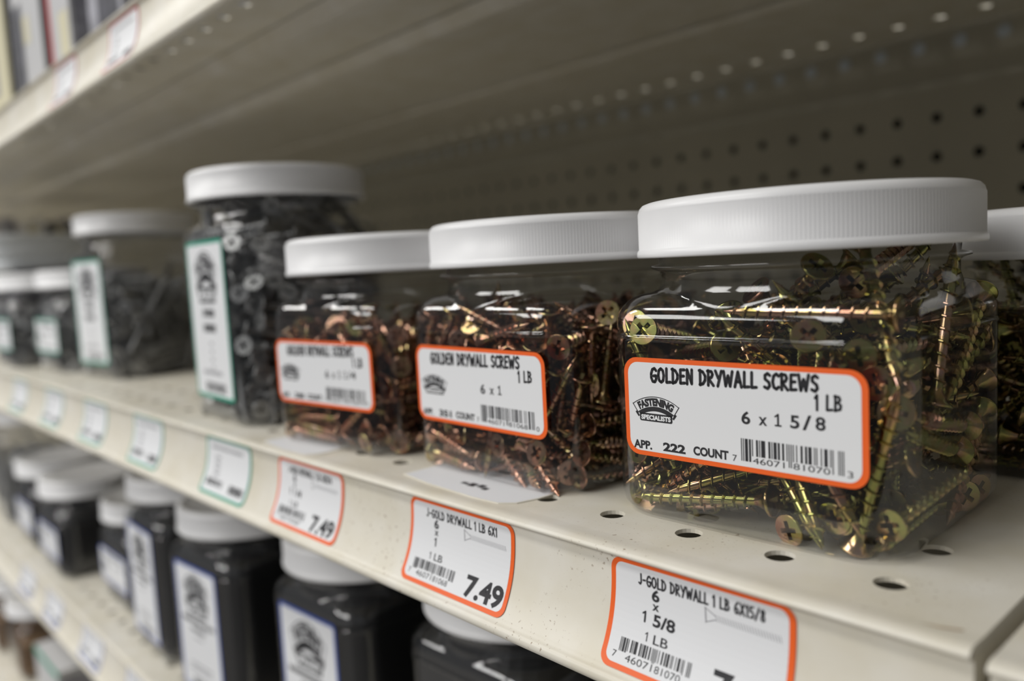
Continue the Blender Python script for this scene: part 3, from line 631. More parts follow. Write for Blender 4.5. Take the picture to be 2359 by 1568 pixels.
# packed rest poses of the screws in each jar: 3 coordinates and a quaternion per screw
SIM = {
    'main': [
        87,-345,95,75,-5,66,0,385,-320,557,70,-9,71,0,187,-192,279,39,-59,71,0,-332,-330,526,79,61,6,0,-193,-310,6,67,73,-11,0,134,-365,34,66,72,-18,0,
        247,-365,85,62,78,-8,0,-20,-281,326,94,-13,-32,0,-112,-110,280,87,-35,35,0,284,-330,14,15,-34,-93,0,-44,-330,473,76,39,52,0,237,-170,728,95,-24,-20,0,
        -396,263,46,72,16,-67,-6,70,-126,47,60,76,-7,-25,-353,-331,46,72,58,-37,5,296,366,46,65,33,61,31,213,-257,121,78,-16,60,-5,381,118,46,72,49,49,12,
        355,299,36,37,2,92,-13,-225,245,46,65,-68,-12,-32,-337,323,114,44,-46,-48,-60,-48,-256,89,60,25,-75,-9,-72,284,46,46,-37,58,56,340,269,131,23,-45,-39,-77,
        -366,-228,46,72,69,2,2,-284,366,14,1,18,98,-2,-132,-288,46,71,63,-29,13,233,-162,119,73,-13,66,-5,335,46,46,0,0,69,72,-364,-111,103,60,54,-48,35,
        209,368,127,61,40,53,42,-302,-364,282,87,28,-31,-27,-92,-26,89,1,23,-66,72,366,288,256,72,-38,24,52,-368,217,257,71,-53,-25,-38,386,205,46,16,-56,47,-66,
        -152,8,136,3,18,64,75,-33,346,91,55,-31,-56,-53,76,-248,46,18,-17,-67,70,-368,30,286,41,-21,43,77,28,347,54,52,-58,36,51,-150,-368,179,15,79,57,19,
        -2,-179,47,22,19,66,-69,221,-286,46,62,52,-45,38,-315,-160,76,36,52,45,-63,213,258,95,60,-67,-10,-43,59,-44,111,26,-82,2,52,-70,238,111,66,-64,-33,21,
        296,-165,78,27,55,-54,57,-343,-326,166,49,48,43,-59,155,362,189,78,3,63,-2,392,-270,226,72,-30,52,-35,-198,98,118,71,-57,32,25,351,-310,76,65,74,-15,6,
        -32,245,201,17,-54,2,-82,-154,334,66,23,6,97,0,158,-219,212,80,-35,47,-13,-267,205,178,76,-16,-61,-13,-160,264,79,48,51,-68,-21,-368,190,162,44,-30,-65,-54,
        33,370,231,76,1,55,35,23,-368,264,1,45,-5,89,243,287,249,79,-43,41,16,72,328,107,54,-73,21,38,-346,326,248,77,-57,5,27,-51,365,261,72,-47,34,-38,
        -367,-272,466,95,-8,-17,23,138,244,216,62,-26,55,50,368,158,224,55,-70,34,30,-344,11,239,68,-25,-50,49,366,302,183,32,58,37,65,134,-248,290,86,-8,47,-16,
        151,214,279,14,-32,-45,-82,332,59,64,44,90,0,3,-170,-143,176,72,60,-34,-9,-383,72,282,65,58,-33,-35,52,-211,175,64,56,12,51,0,-9,204,38,7,62,68,
        368,303,333,12,-24,-50,-82,-237,-2,168,68,-45,40,42,-385,181,333,70,44,-35,-44,-201,-272,223,64,61,-24,-40,324,-34,218,27,-70,-2,-66,271,62,113,11,39,82,-40,
        -364,-324,236,49,63,16,-58,-30,260,202,59,12,-80,4,-246,-305,287,59,55,-44,-40,-76,-134,248,45,-27,-58,63,222,72,174,20,63,64,-39,-377,-225,228,53,5,-68,51,
        -174,143,217,3,-65,-45,61,289,-372,365,37,36,-24,82,-293,355,534,67,-29,-47,50,205,-390,389,80,56,-16,13,-9,177,179,58,-75,2,-33,346,-101,222,66,-20,73,-1,
        253,383,384,60,-25,43,62,280,375,460,80,-44,-9,-39,-375,-175,301,79,39,-47,11,-290,378,463,72,-45,8,52,-269,-227,305,60,44,-42,-51,-62,-179,305,79,40,-42,-19,
        -374,-281,294,36,-10,-64,67,83,201,241,2,77,24,60,29,-8,238,53,65,-42,-36,367,94,168,58,-80,11,11,-307,243,388,13,-24,-58,-77,148,367,398,15,56,22,78,
        311,-20,257,44,74,-48,16,-84,-74,228,47,74,47,-9,-234,368,300,41,61,-43,-53,202,-380,512,50,7,52,-69,-171,239,302,58,54,-52,-31,276,-383,250,37,28,-69,56,
        -368,242,493,71,-1,3,-71,-227,388,380,52,-62,25,53,-366,-247,361,63,67,30,-25,-257,-392,516,36,18,61,-69,66,-54,296,22,-70,49,46,-201,-82,420,72,37,-41,-42,
        12,-85,369,49,13,66,55,-64,-105,310,7,-16,-53,83,68,217,313,26,9,-72,-64,-318,-12,397,79,14,-26,54,73,-178,336,70,-31,64,-2,141,-49,282,39,-81,28,33,
        367,285,571,13,-4,-44,-89,-318,278,410,49,13,0,-86,-61,31,285,23,27,-80,48,369,-310,337,47,59,-35,56,-312,-176,339,13,-50,-47,72,326,334,531,41,-27,43,76,
        -152,-37,323,39,28,77,-43,372,317,442,51,-63,-1,-59,-278,-74,429,75,-42,-50,-10,229,305,429,54,-21,75,-31,108,-367,416,80,-16,-21,54,152,252,281,9,-98,-13,13,
        -115,-193,552,35,20,-39,-83,191,-68,373,83,42,35,10,240,153,348,60,-73,31,-11,-260,-54,403,92,31,-1,-25,42,-276,364,6,-26,14,95,253,-113,345,24,-87,-31,-29,
        264,91,343,16,-38,64,65,368,-71,312,1,16,98,-14,137,315,387,65,-67,-11,-34,270,-216,536,24,2,45,-86,337,-336,404,71,70,2,13,-353,39,489,95,10,-28,-3,
        -386,103,494,64,-9,-63,42,277,141,404,66,-63,-35,-21,266,304,483,60,-53,-40,-44,47,314,455,34,-58,-27,-68,45,-337,618,29,32,24,-87,229,53,417,58,-37,68,25,
        -325,-27,490,83,19,-50,-16,234,169,461,75,3,62,24,298,-334,463,53,54,45,-47,252,382,515,64,-66,3,-40,42,-72,402,59,79,12,13,53,-261,412,0,-35,64,-68,
        382,132,528,52,15,63,55,-146,-135,486,62,59,-35,-38,135,-220,553,40,60,19,-67,138,119,590,37,-44,-36,-74,159,-136,434,45,86,-18,-17,189,212,533,70,-60,30,-24,
        -262,124,498,54,-40,-61,-42,3,162,432,28,-27,-89,24,184,-288,669,8,-36,26,-89,-7,79,515,67,39,45,43,188,174,637,85,-4,52,2,99,110,679,56,17,39,71,
        225,-182,622,57,74,-28,22,
    ],
    'mid': [
        348,-350,453,67,71,21,0,-5,-315,114,86,-15,-50,0,41,-344,250,99,-7,8,0,146,-320,128,87,-14,-48,0,312,-289,48,3,-52,42,-74,302,361,46,61,-54,-41,-42,
        -367,-296,48,48,48,-47,57,-177,372,48,72,-17,65,16,-295,-368,48,61,-41,-53,42,201,278,46,49,-34,58,55,240,389,95,18,-21,54,79,161,250,46,37,62,27,64,
        221,320,48,71,14,66,21,-336,-191,46,25,56,-38,-70,-331,-293,48,68,13,-66,-30,368,-27,111,14,-9,-76,-63,-367,-64,61,75,64,-6,14,68,367,48,41,-54,-39,62,
        120,-211,52,75,-36,-56,-4,281,366,357,25,-2,6,-97,368,-292,118,39,24,-55,70,-310,7,50,18,25,-62,72,-175,366,139,43,46,-20,-75,81,-269,47,74,-30,-60,-7,
        -320,-158,46,10,31,59,-73,360,-302,48,4,13,66,-74,-270,383,81,65,-53,52,15,-219,276,49,13,63,22,-73,-320,-331,287,85,-4,4,52,-282,369,255,96,-15,25,6,
        366,282,47,69,-65,18,26,-368,-28,270,16,4,50,-85,-299,247,44,24,-20,-86,40,119,-155,67,18,-45,-45,-75,241,173,48,39,-39,-55,-63,230,-193,46,59,67,-1,-44,
        -367,258,47,58,-65,39,28,78,368,442,31,14,0,-94,-305,-355,118,30,-63,-15,70,329,-132,92,48,-76,-37,-21,316,-181,41,7,-11,90,42,-367,-287,273,56,45,-39,58,
        -216,280,155,19,41,87,-18,273,-393,128,71,56,30,-32,-206,-272,109,46,-31,-47,68,368,-31,72,39,25,60,-65,-212,-151,50,38,2,90,23,54,362,48,32,-67,1,-67,
        -6,-368,60,17,-67,27,-67,-289,187,47,63,-10,-66,-39,305,360,116,65,-48,36,46,-302,187,76,21,11,94,-23,213,-150,47,30,67,-6,68,188,-359,243,17,-2,39,-91,
        -262,-81,46,2,65,-19,-74,326,323,574,97,-5,-16,-16,-242,59,40,46,71,53,2,-246,245,46,24,22,-64,-70,-97,-297,46,58,53,42,46,-315,305,156,32,13,-52,-78,
        231,-382,191,84,42,20,-27,-367,-69,71,61,-68,32,26,-46,371,176,88,-34,31,-6,-340,-235,94,59,-12,-75,-27,363,297,121,75,-58,15,29,358,300,214,59,-26,-40,-65,
        -386,-258,148,60,5,-71,-37,-369,247,529,94,30,-5,-18,-367,157,345,71,12,-5,69,-68,-308,46,18,57,36,-72,282,-49,46,60,55,39,-44,-368,226,364,45,6,0,89,
        258,369,162,35,18,53,75,28,-90,45,17,-34,74,56,-38,-178,73,62,45,-42,49,370,-275,358,87,-8,16,-46,-119,-179,42,41,25,82,31,170,369,187,83,0,44,35,
        -236,-370,241,63,-6,-38,68,-366,-227,486,93,-18,-3,-31,319,309,177,17,-50,-15,-84,-144,-29,74,20,37,72,56,-42,62,47,45,-1,67,-58,-80,-9,47,45,-54,57,42,
        284,-193,143,72,-8,56,-40,29,105,46,32,-70,11,63,-387,3,125,9,53,-21,-82,187,374,106,67,-65,15,-32,-9,-199,84,61,-39,65,22,309,-343,386,59,-26,5,-76,
        326,325,299,22,-5,17,-96,-377,-195,146,56,61,-1,-56,-89,260,70,45,68,-58,-5,270,-369,207,26,59,-76,-4,-196,376,228,5,-22,37,90,-12,162,46,11,-76,-11,64,
        -349,301,361,12,21,-1,-97,-50,211,43,8,80,31,-51,275,-308,217,38,-13,42,-81,-121,255,46,74,-55,-39,-1,368,-262,204,8,14,69,-71,-286,371,397,47,-1,-30,-83,
        337,209,138,68,-36,48,-43,182,-61,47,72,45,51,15,358,301,339,41,-8,32,85,-263,-353,559,91,-3,23,-35,103,369,218,62,-36,8,-69,-226,17,46,50,51,-50,-49,
        -235,115,98,71,5,-70,8,366,-218,509,34,-2,0,-94,-378,133,128,69,-17,-60,-37,-156,374,294,79,-34,5,50,368,-185,262,8,70,-71,2,-285,-366,416,97,-5,2,23,
        -328,-210,210,78,58,22,-5,308,221,165,32,74,59,-7,27,-83,117,51,-51,-36,59,367,72,127,67,-64,7,-38,-195,188,103,69,-21,-66,22,-101,-380,142,69,64,-17,-29,
        332,160,97,71,-68,16,-11,367,185,271,88,-46,1,12,-271,280,207,26,4,63,73,-10,262,141,55,51,-62,-22,-140,-92,96,40,-56,54,49,-334,-287,220,24,-19,-47,83,
        300,-265,421,99,-12,1,9,-226,204,163,69,51,7,-50,-132,-358,216,76,-1,-59,28,258,321,214,54,-52,7,-66,237,-134,176,38,-23,-35,82,-366,-11,486,47,21,43,-74,
        367,94,135,26,43,-78,37,-235,-299,172,70,46,-43,35,179,126,76,31,6,-84,-45,369,158,391,55,44,58,-40,-367,162,529,94,31,0,16,90,-394,127,35,20,-64,65,
        -185,57,100,62,-10,-69,35,299,-248,199,28,40,49,-72,-247,146,123,21,59,-75,23,260,224,179,85,-9,51,-1,177,-202,215,89,43,-9,11,129,123,116,74,-37,53,21,
        153,367,395,60,17,-24,-74,-340,-90,156,65,55,-22,-48,-139,209,144,32,87,-27,27,-5,-144,124,28,-73,-15,61,68,154,129,27,-46,-39,-75,293,303,369,95,-30,3,-3,
        -311,275,266,29,-30,-49,-77,3,366,556,49,40,-20,-75,-14,-175,149,27,-68,-34,-60,-270,-317,249,58,48,25,-60,216,-313,280,70,59,-24,-32,-335,-320,358,67,34,10,-66,
        64,222,135,32,-71,-6,-62,89,-235,139,44,30,76,38,-327,-302,568,83,5,10,55,-61,207,110,4,22,88,-43,24,-368,464,22,-76,-22,57,222,-8,105,80,34,46,-19,
        232,157,115,21,13,-79,-56,-302,-1,151,32,-14,-69,63,191,377,254,78,-45,43,-3,-129,-366,566,96,-9,21,-17,171,135,145,52,-78,-5,34,284,163,171,69,-68,-26,5,
        -374,-155,299,69,-1,-43,58,239,177,225,56,36,29,69,212,-273,237,24,57,-9,78,164,70,145,83,-27,45,20,384,42,253,79,20,57,-10,-264,-204,527,94,-17,17,-24,
        -233,-20,179,72,63,-6,-29,248,-197,172,14,-81,57,2,-296,-157,188,58,57,3,-58,374,-57,247,53,1,57,-63,45,368,354,79,-5,15,-59,-178,368,537,54,-25,-24,77,
        -164,-191,174,64,56,-40,-34,368,71,293,51,73,-38,25,-111,160,177,47,75,-7,-46,158,-17,116,46,-75,44,16,-117,-59,117,35,74,-13,-56,279,-311,559,84,6,5,54,
        10,-75,103,44,31,76,37,221,315,273,35,-44,-16,-81,182,-375,328,82,20,39,-38,-209,343,359,75,-3,-34,-57,217,307,351,85,-35,-24,-31,-272,133,164,46,-76,-17,-42,
        -27,86,142,55,70,-44,-6,-254,-368,312,68,-37,-44,46,90,-12,135,10,-14,-84,-52,80,170,184,58,-19,-70,-37,-368,-103,370,15,8,13,-98,-255,-311,321,43,28,39,-76,
        -242,115,549,74,-59,-12,-29,-135,8,109,8,77,5,-63,143,22,220,65,-9,-72,-24,-180,261,288,73,-35,40,44,379,-14,314,5,-42,25,-87,-67,-392,361,2,11,61,-78,
        238,-155,226,66,25,54,-45,218,-23,120,44,-15,-87,-18,-371,140,266,77,-59,-17,18,47,108,182,39,-9,-73,-56,-282,-281,488,96,-15,1,23,-328,-207,292,61,7,-49,62,
        337,-169,250,72,18,54,-39,-267,190,263,78,-54,20,26,-181,179,199,48,-65,2,59,270,-368,462,82,21,9,52,-163,78,221,60,-67,-22,-37,339,-71,315,44,-17,52,-71,
        -306,264,335,46,-34,48,66,161,329,327,84,17,39,34,-206,-298,548,86,-6,15,48,-117,81,161,50,-73,-19,-43,383,-104,331,40,-55,4,-73,-294,-76,243,30,34,77,-46,
        -297,342,517,82,-10,-10,-56,-166,-297,223,1,-66,-74,-16,-174,-281,189,54,71,-13,-43,269,-52,285,28,-58,-30,-70,-146,-157,459,58,-47,65,11,-3,348,265,65,-51,-36,-43,
        44,-137,199,26,-68,-35,-59,-11,-17,189,59,71,32,23,371,-99,442,2,-50,-73,-46,-244,20,242,66,-75,-3,6,-72,144,220,37,14,-64,-66,55,-227,215,32,26,77,49,
        -152,-68,181,58,-46,-60,31,0,-43,175,4,-86,0,51,-205,293,357,64,-37,64,22,-87,389,328,31,-7,62,72,200,-371,468,96,19,21,-4,0,203,292,68,-56,-25,-40,
        182,218,251,63,-27,62,39,-384,-196,394,41,-41,-27,77,-41,273,328,1,19,-27,94,-96,-377,460,25,63,-29,68,-366,-157,412,73,68,-3,10,-101,-105,558,68,-43,-23,-55,
        -88,16,206,46,-82,23,-26,-151,-99,211,57,-62,50,20,18,-38,267,75,63,8,-18,275,-232,310,15,-26,-81,51,-94,205,304,2,-15,57,81,-60,274,222,60,-52,58,17,
        129,195,314,5,14,-63,-76,132,-274,276,41,2,-76,50,206,137,247,14,-57,-38,-72,-38,-34,235,17,-77,-22,-58,63,286,293,9,81,-27,51,-129,-370,411,43,16,18,-87,
        249,59,258,29,42,-73,46,210,97,336,47,28,56,-62,-189,327,445,81,-29,50,10,133,237,260,25,70,35,57,-325,-103,342,19,51,-53,-66,42,-77,254,58,16,71,37,
        302,186,231,49,-86,11,10,-311,173,452,39,17,-28,-86,218,366,519,92,6,-1,-38,-208,-287,398,48,49,5,73,92,-83,289,15,2,67,-73,372,64,374,1,-41,55,-72,
        -215,58,238,32,35,88,-8,74,182,364,9,63,-14,76,255,282,471,4,15,-21,-97,-225,197,405,82,-13,-20,-53,368,34,508,99,2,-4,-16,-28,369,410,76,-6,-58,-28,
        -152,-258,257,42,66,7,-63,-231,-241,351,21,41,14,-88,234,29,343,43,2,-64,63,76,-393,299,37,31,54,-69,98,-191,287,46,75,10,-47,-162,-276,337,19,52,8,-83,
        362,171,544,64,-16,40,-64,297,57,388,67,-52,-28,-45,256,118,383,52,19,64,-53,227,207,503,91,31,26,-3,6,-363,252,10,81,28,50,-42,1,305,36,-50,52,58,
        162,-155,333,37,-69,-48,40,-42,133,525,8,49,47,73,-227,303,500,37,-49,-10,-78,13,-161,273,62,57,-32,-44,-392,-17,335,58,29,-58,-49,15,-394,330,71,56,29,-31,
        370,-146,543,75,52,39,-16,160,236,324,49,57,51,42,291,-205,450,26,38,15,87,117,340,425,48,-59,-60,27,224,-79,325,27,-91,-31,2,-268,17,311,46,-67,-14,56,
        61,190,291,8,21,-65,-72,216,-296,399,32,-31,36,-82,-159,15,279,21,-68,-30,63,121,132,366,46,-68,17,54,-372,44,317,31,38,-87,11,-116,58,287,13,-2,78,-61,
        122,-383,362,69,31,50,-42,161,-136,404,51,14,47,-71,169,2,308,1,30,-88,-37,-155,82,306,52,-7,84,10,-52,372,509,32,-18,-20,-91,213,-156,426,12,45,30,83,
        50,-195,333,72,68,-10,12,302,-153,411,33,44,56,-62,-93,-198,322,62,62,39,28,-180,-306,397,39,66,-24,-60,89,175,508,41,1,-78,-48,370,261,479,9,21,51,83,
        -2,51,348,62,-42,56,-35,-108,362,386,63,-50,58,13,35,-377,396,51,5,-74,43,129,252,407,78,-52,-3,-35,151,208,409,56,-13,-81,-13,17,-226,379,23,-28,49,-79,
        155,264,449,5,81,22,54,239,-251,522,85,-35,39,-4,73,78,329,48,-47,-71,-22,257,-73,419,16,-5,64,-75,-93,309,481,20,48,41,75,-154,92,378,68,63,-23,28,
        51,-209,431,49,40,18,-75,-177,-253,435,37,35,38,-77,301,139,530,83,-39,20,33,-242,-223,439,45,1,-53,72,110,179,456,14,-35,41,-83,29,-213,486,22,52,-34,-75,
        -238,102,415,52,-16,73,40,-13,-71,475,51,69,-44,-27,-203,114,394,35,55,75,-4,69,333,440,32,2,77,55,-19,-328,373,67,37,-64,1,53,-101,399,43,19,54,-70,
        -21,-139,497,52,-31,-65,45,-392,112,480,59,-53,-48,36,-87,69,350,31,19,70,-61,-61,-350,516,89,36,23,-15,-50,168,334,50,-21,-78,-31,86,322,503,2,66,-26,-71,
        -343,-42,392,48,-52,-25,66,18,367,489,23,-33,-32,-86,-367,138,551,74,-65,13,7,147,101,445,50,-26,51,-65,110,-293,469,11,-84,-14,-52,2,-11,377,16,62,19,74,
        -213,205,469,46,15,-55,-68,-79,-68,348,51,-62,-59,-11,-301,-194,417,2,40,50,-77,-58,-373,440,40,-26,-63,61,-394,-109,478,77,2,-63,-7,-17,197,392,32,79,51,10,
        -135,-89,467,12,19,-65,-73,-146,87,391,32,-54,55,55,104,5,465,28,55,6,78,386,-28,449,53,7,81,26,-331,-54,493,92,19,-32,-13,165,4,431,55,-1,57,-60,
        -51,-243,401,9,35,-59,72,139,-91,449,63,58,33,40,180,-9,435,50,-72,-43,-23,-196,159,527,60,-21,-30,-72,145,220,498,44,-50,37,66,-9,-261,413,9,-6,-99,-8,
        168,-147,490,42,-56,28,-66,154,-48,539,75,-13,-51,41,-238,39,444,57,-63,12,51,-121,275,412,75,-63,-22,4,18,-221,556,75,-48,-41,19,-77,-100,440,41,49,-49,-59,
        253,75,428,38,65,64,-18,-268,-167,511,5,-21,-61,76,56,76,434,57,70,21,38,85,-191,536,10,47,-23,-84,92,110,571,90,-7,40,17,256,62,504,61,3,67,43,
        -142,7,478,44,-62,-33,-56,-161,78,460,19,54,-47,-67,-12,-238,479,58,74,-3,33,120,53,508,60,13,55,-57,-311,0,571,42,-24,48,73,-81,-11,505,83,-29,-9,46,
        91,234,549,47,-54,-12,-69,-139,161,504,20,32,-35,-86,
    ],
    'third': [
        356,-360,268,67,74,-7,0,194,-350,96,63,77,0,0,-333,-299,48,69,18,-66,-25,307,353,46,63,-27,63,-37,-367,296,48,48,-48,-48,-55,149,314,46,60,-22,64,-42,
        -299,-368,48,61,42,-54,-41,363,298,46,57,-57,38,45,-236,269,46,72,-68,-10,11,-368,-296,48,70,70,14,-9,258,368,155,2,56,-3,83,64,-368,56,63,21,71,23,
        246,218,46,62,-58,36,-39,146,-97,46,24,22,-65,-69,-295,300,46,67,-67,-14,-30,-329,347,53,74,-21,-64,0,306,-351,259,1,41,8,91,328,325,467,97,-7,1,23,
        313,-45,46,21,23,64,-70,-368,88,128,74,-66,-8,-14,250,18,46,37,46,51,-63,94,-368,127,2,-69,-3,-72,-2,281,55,50,-59,-32,-55,370,-320,47,58,21,65,-44,
        -308,-195,46,19,25,64,-71,-193,368,48,38,45,-51,-62,223,-280,46,69,40,55,23,-92,246,47,6,5,68,73,243,-392,46,61,79,-2,-6,-313,126,89,38,-22,58,69,
        291,358,358,81,4,3,-59,-329,-228,46,19,-68,-3,71,115,-376,38,16,13,-90,38,216,-1,47,60,-68,4,43,-300,356,199,85,-24,-40,-26,-42,269,72,24,-62,41,-63,
        129,-23,46,7,-37,-66,-65,-276,-380,117,29,9,67,-68,-234,-172,43,19,-12,94,25,-367,-301,238,89,40,-18,-10,-172,-317,110,32,24,-54,74,89,-295,48,66,-6,74,7,
        341,-11,159,34,28,-51,74,340,326,110,42,56,41,59,-367,-295,118,24,33,-69,61,269,292,46,63,2,75,19,-274,31,93,66,-67,-33,-12,218,123,46,17,52,44,71,
        76,-272,113,19,53,42,-71,-237,83,46,4,4,-68,-73,-1,368,90,44,-47,68,-36,-331,-328,199,52,-46,-32,64,97,267,144,61,23,58,48,368,-153,48,13,9,-73,66,
        -367,296,120,9,-8,-62,-78,14,172,45,47,63,-50,-37,18,-368,189,26,-61,17,-73,-241,92,50,31,59,-56,49,368,280,185,71,-54,24,38,-183,105,90,33,80,-29,41,
        -268,368,121,25,-65,-9,71,-275,-329,250,84,-14,-47,24,-241,-268,223,7,-31,-27,91,369,-170,120,41,23,61,-64,96,395,155,31,-44,57,62,398,254,109,63,40,58,34,
        342,-315,164,64,29,64,31,301,178,93,66,-36,60,-27,310,-355,81,1,2,-78,63,-202,-85,92,33,-31,-53,72,62,340,137,37,-64,45,-50,-35,-104,41,44,-78,-42,12,
        -351,318,189,17,-4,-62,-76,282,-81,101,33,39,66,-55,-98,-98,38,22,29,88,32,-197,304,152,0,64,-1,-77,-82,-71,46,5,66,27,-70,64,-301,119,23,-68,34,-61,
        195,97,115,48,-43,60,-47,-319,-41,83,3,-9,94,34,-368,293,251,80,-58,-6,-15,250,-370,297,80,2,48,-37,-126,136,100,41,-38,-61,56,165,396,185,0,7,75,66,
        -14,-281,53,31,60,-50,53,-172,341,269,82,-34,-20,-42,202,-27,76,39,11,81,41,110,174,156,62,34,62,34,-258,-127,145,13,4,90,41,73,-86,108,67,52,46,25,
        341,345,188,9,-53,-32,-78,-136,40,148,22,59,-52,58,251,-287,156,71,60,27,-25,-367,-105,208,71,69,3,-12,-292,368,263,84,3,-54,2,223,50,99,53,85,-3,-5,
        68,66,93,24,-81,-4,54,-162,93,87,68,-22,-68,-12,-291,-368,342,62,-19,-42,64,-165,-368,290,44,-57,-38,58,233,390,230,23,-4,61,76,49,368,202,38,65,45,48,
        120,366,260,4,-74,10,-66,-254,42,129,44,87,-8,21,-123,224,143,59,55,-57,-18,393,98,200,3,63,12,76,-23,83,116,54,-75,-18,34,368,258,283,76,-64,-13,-10,
        -322,345,299,8,-20,43,88,305,230,162,16,96,-21,12,123,-373,209,74,21,61,-20,-331,11,146,62,-30,-69,-22,-367,-281,330,92,31,-1,-23,323,-106,184,61,64,26,39,
        105,-370,382,39,53,-2,-75,297,-266,241,13,-36,47,-80,314,-272,175,2,20,68,-71,-368,277,541,38,17,12,-90,205,101,188,57,81,0,-11,-140,-368,218,49,-40,-65,43,
        -79,-204,163,43,43,-53,60,-41,-368,437,79,33,-32,-41,-372,-183,297,50,49,20,-69,395,137,436,23,-61,19,-74,-144,-111,139,2,28,-72,64,-15,-251,128,10,5,74,-66,
        -223,-108,203,41,-47,74,25,-385,135,261,65,10,-62,-43,-199,320,530,63,-32,15,-69,3,222,183,57,40,-71,7,-40,73,156,22,76,-28,55,368,-57,232,48,-52,-45,-54,
        -367,-296,429,84,25,-31,38,367,264,464,18,-3,-6,98,-91,-238,197,44,12,86,25,-253,372,359,62,-25,14,73,310,15,417,66,-62,28,32,-56,13,192,7,59,-49,64,
        -16,191,496,65,30,45,54,-87,-44,208,19,-69,36,-60,304,57,196,44,-61,53,39,-315,-342,483,77,27,0,-58,-109,332,236,65,-29,-58,-39,-110,-317,273,64,53,-10,-55,
        34,26,194,68,-59,43,-6,368,160,365,14,-7,-64,-75,-171,364,480,91,-14,39,5,-129,242,216,74,-47,-48,-7,200,-289,573,24,19,-1,-95,113,34,222,63,-65,-2,-43,
        78,-117,184,45,-80,-38,13,-382,-21,322,83,-24,-49,15,124,326,458,79,14,60,-2,245,-311,224,30,69,-11,65,-215,268,284,78,-53,-29,19,270,19,266,75,60,-26,6,
        -380,207,300,66,4,-56,-49,125,83,182,53,31,75,-24,-287,-102,307,37,-58,-8,72,-132,287,288,7,-43,44,79,327,-187,324,9,2,-60,80,-262,294,318,31,-27,62,67,
        -196,368,334,51,31,-51,-62,-240,90,284,65,14,-63,-40,298,-171,205,66,63,20,37,143,25,222,19,51,60,-58,-75,-393,352,61,46,42,-49,171,-57,242,64,33,-57,39,
        55,-307,254,46,29,64,-54,269,197,252,14,31,-93,11,242,-145,284,62,53,-53,23,79,55,243,60,69,-39,-4,71,-58,267,43,-38,-63,-53,191,298,269,15,32,62,70,
        98,-51,204,44,3,-79,-42,-216,311,362,7,-39,38,83,-183,90,426,45,15,-72,-50,-228,167,289,58,13,-62,-50,303,119,367,26,-20,64,70,-206,-189,247,23,7,-90,-36,
        265,368,484,78,-14,54,-28,63,323,315,70,-47,47,26,-68,-368,481,28,53,14,79,237,117,392,19,-8,46,86,-323,259,347,19,-8,-66,-72,199,241,522,89,21,-16,37,
        139,-316,496,32,58,1,75,385,207,405,70,12,55,44,40,62,298,51,77,28,-26,-243,-37,321,75,-46,-32,36,-180,218,402,20,53,23,-79,-365,88,353,2,-38,60,70,
        -39,-325,304,32,76,-9,-57,-276,282,394,82,-48,-32,0,180,369,287,16,-94,31,1,-194,-202,440,72,-7,-57,-39,45,-27,272,54,66,-36,-38,-25,282,313,4,-31,-66,-68,
        279,-226,282,22,2,96,14,-85,-53,253,49,-56,-67,-6,149,337,308,74,-60,27,-12,377,-294,340,66,53,53,-3,-366,267,419,51,-25,39,73,-389,-131,373,71,16,-58,-37,
        -17,52,296,54,-38,-58,-48,339,167,308,28,45,51,67,-140,-153,319,64,53,-53,19,-222,273,433,72,-3,-58,39,-62,-203,255,36,-73,-53,25,114,-237,334,17,38,-58,70,
        135,-24,308,27,-45,47,71,-175,-348,500,58,-6,55,-60,193,305,351,9,-33,-56,-76,-19,-172,365,8,-66,-7,-74,-127,-214,486,72,45,39,-35,274,325,571,2,-3,-13,-99,
        -159,-343,318,24,-18,84,-45,51,375,329,53,-61,-59,4,-312,-30,498,51,-54,29,60,233,187,375,12,79,-11,59,155,103,354,11,-26,61,74,-145,-56,289,6,-38,-67,63,
        -23,329,423,0,-26,-53,-81,-329,169,396,55,-45,-57,-40,-255,-169,401,75,23,-60,-12,42,-26,381,66,-70,-11,24,-294,-147,410,38,21,67,-61,178,-211,337,31,-1,71,-63,
        -368,-48,457,14,7,-69,71,-37,-85,351,52,32,-67,44,368,-209,382,47,51,-47,54,369,266,501,3,-21,-62,-75,395,53,431,73,13,64,22,268,-83,387,21,-52,50,-66,
        -360,-179,476,60,37,-31,64,-46,163,417,57,-57,-42,41,75,-366,493,85,-18,-36,33,29,334,376,46,-59,-32,-57,-48,-245,357,18,-81,-30,47,-224,-110,350,53,-8,-78,32,
        52,4,460,60,-3,-54,-58,-141,3,388,77,26,24,53,-256,103,347,42,40,-66,-48,359,-290,461,77,44,45,-6,95,-191,427,30,68,2,66,260,-333,411,23,69,11,68,
        -200,-184,494,63,25,37,-63,7,79,424,34,-47,42,-70,69,-100,449,28,-60,12,73,-298,234,447,28,0,-62,-74,153,-26,453,44,13,-68,-56,10,160,482,70,-6,-65,-29,
        -353,-14,523,82,43,-35,-17,114,288,458,35,8,-69,-63,-35,234,426,70,-27,-66,-6,-49,-317,435,48,-24,74,-40,12,78,424,59,-55,-49,33,-159,-3,478,68,3,-56,-48,
        -106,-172,415,43,-69,-43,40,
    ],
    'tall': [
        -280,-383,206,9,1,-61,79,256,396,50,70,-64,-26,-17,-339,-327,127,31,21,-65,66,-309,365,50,72,-23,-65,-2,254,-371,50,63,12,68,-34,294,364,119,39,-30,-60,-63,
        341,-304,623,6,-5,-7,-99,-362,-271,51,60,59,-43,33,363,297,151,16,-12,-64,-74,-196,246,51,72,-50,-48,4,-256,-395,77,45,39,-62,51,345,313,50,57,-57,39,44,
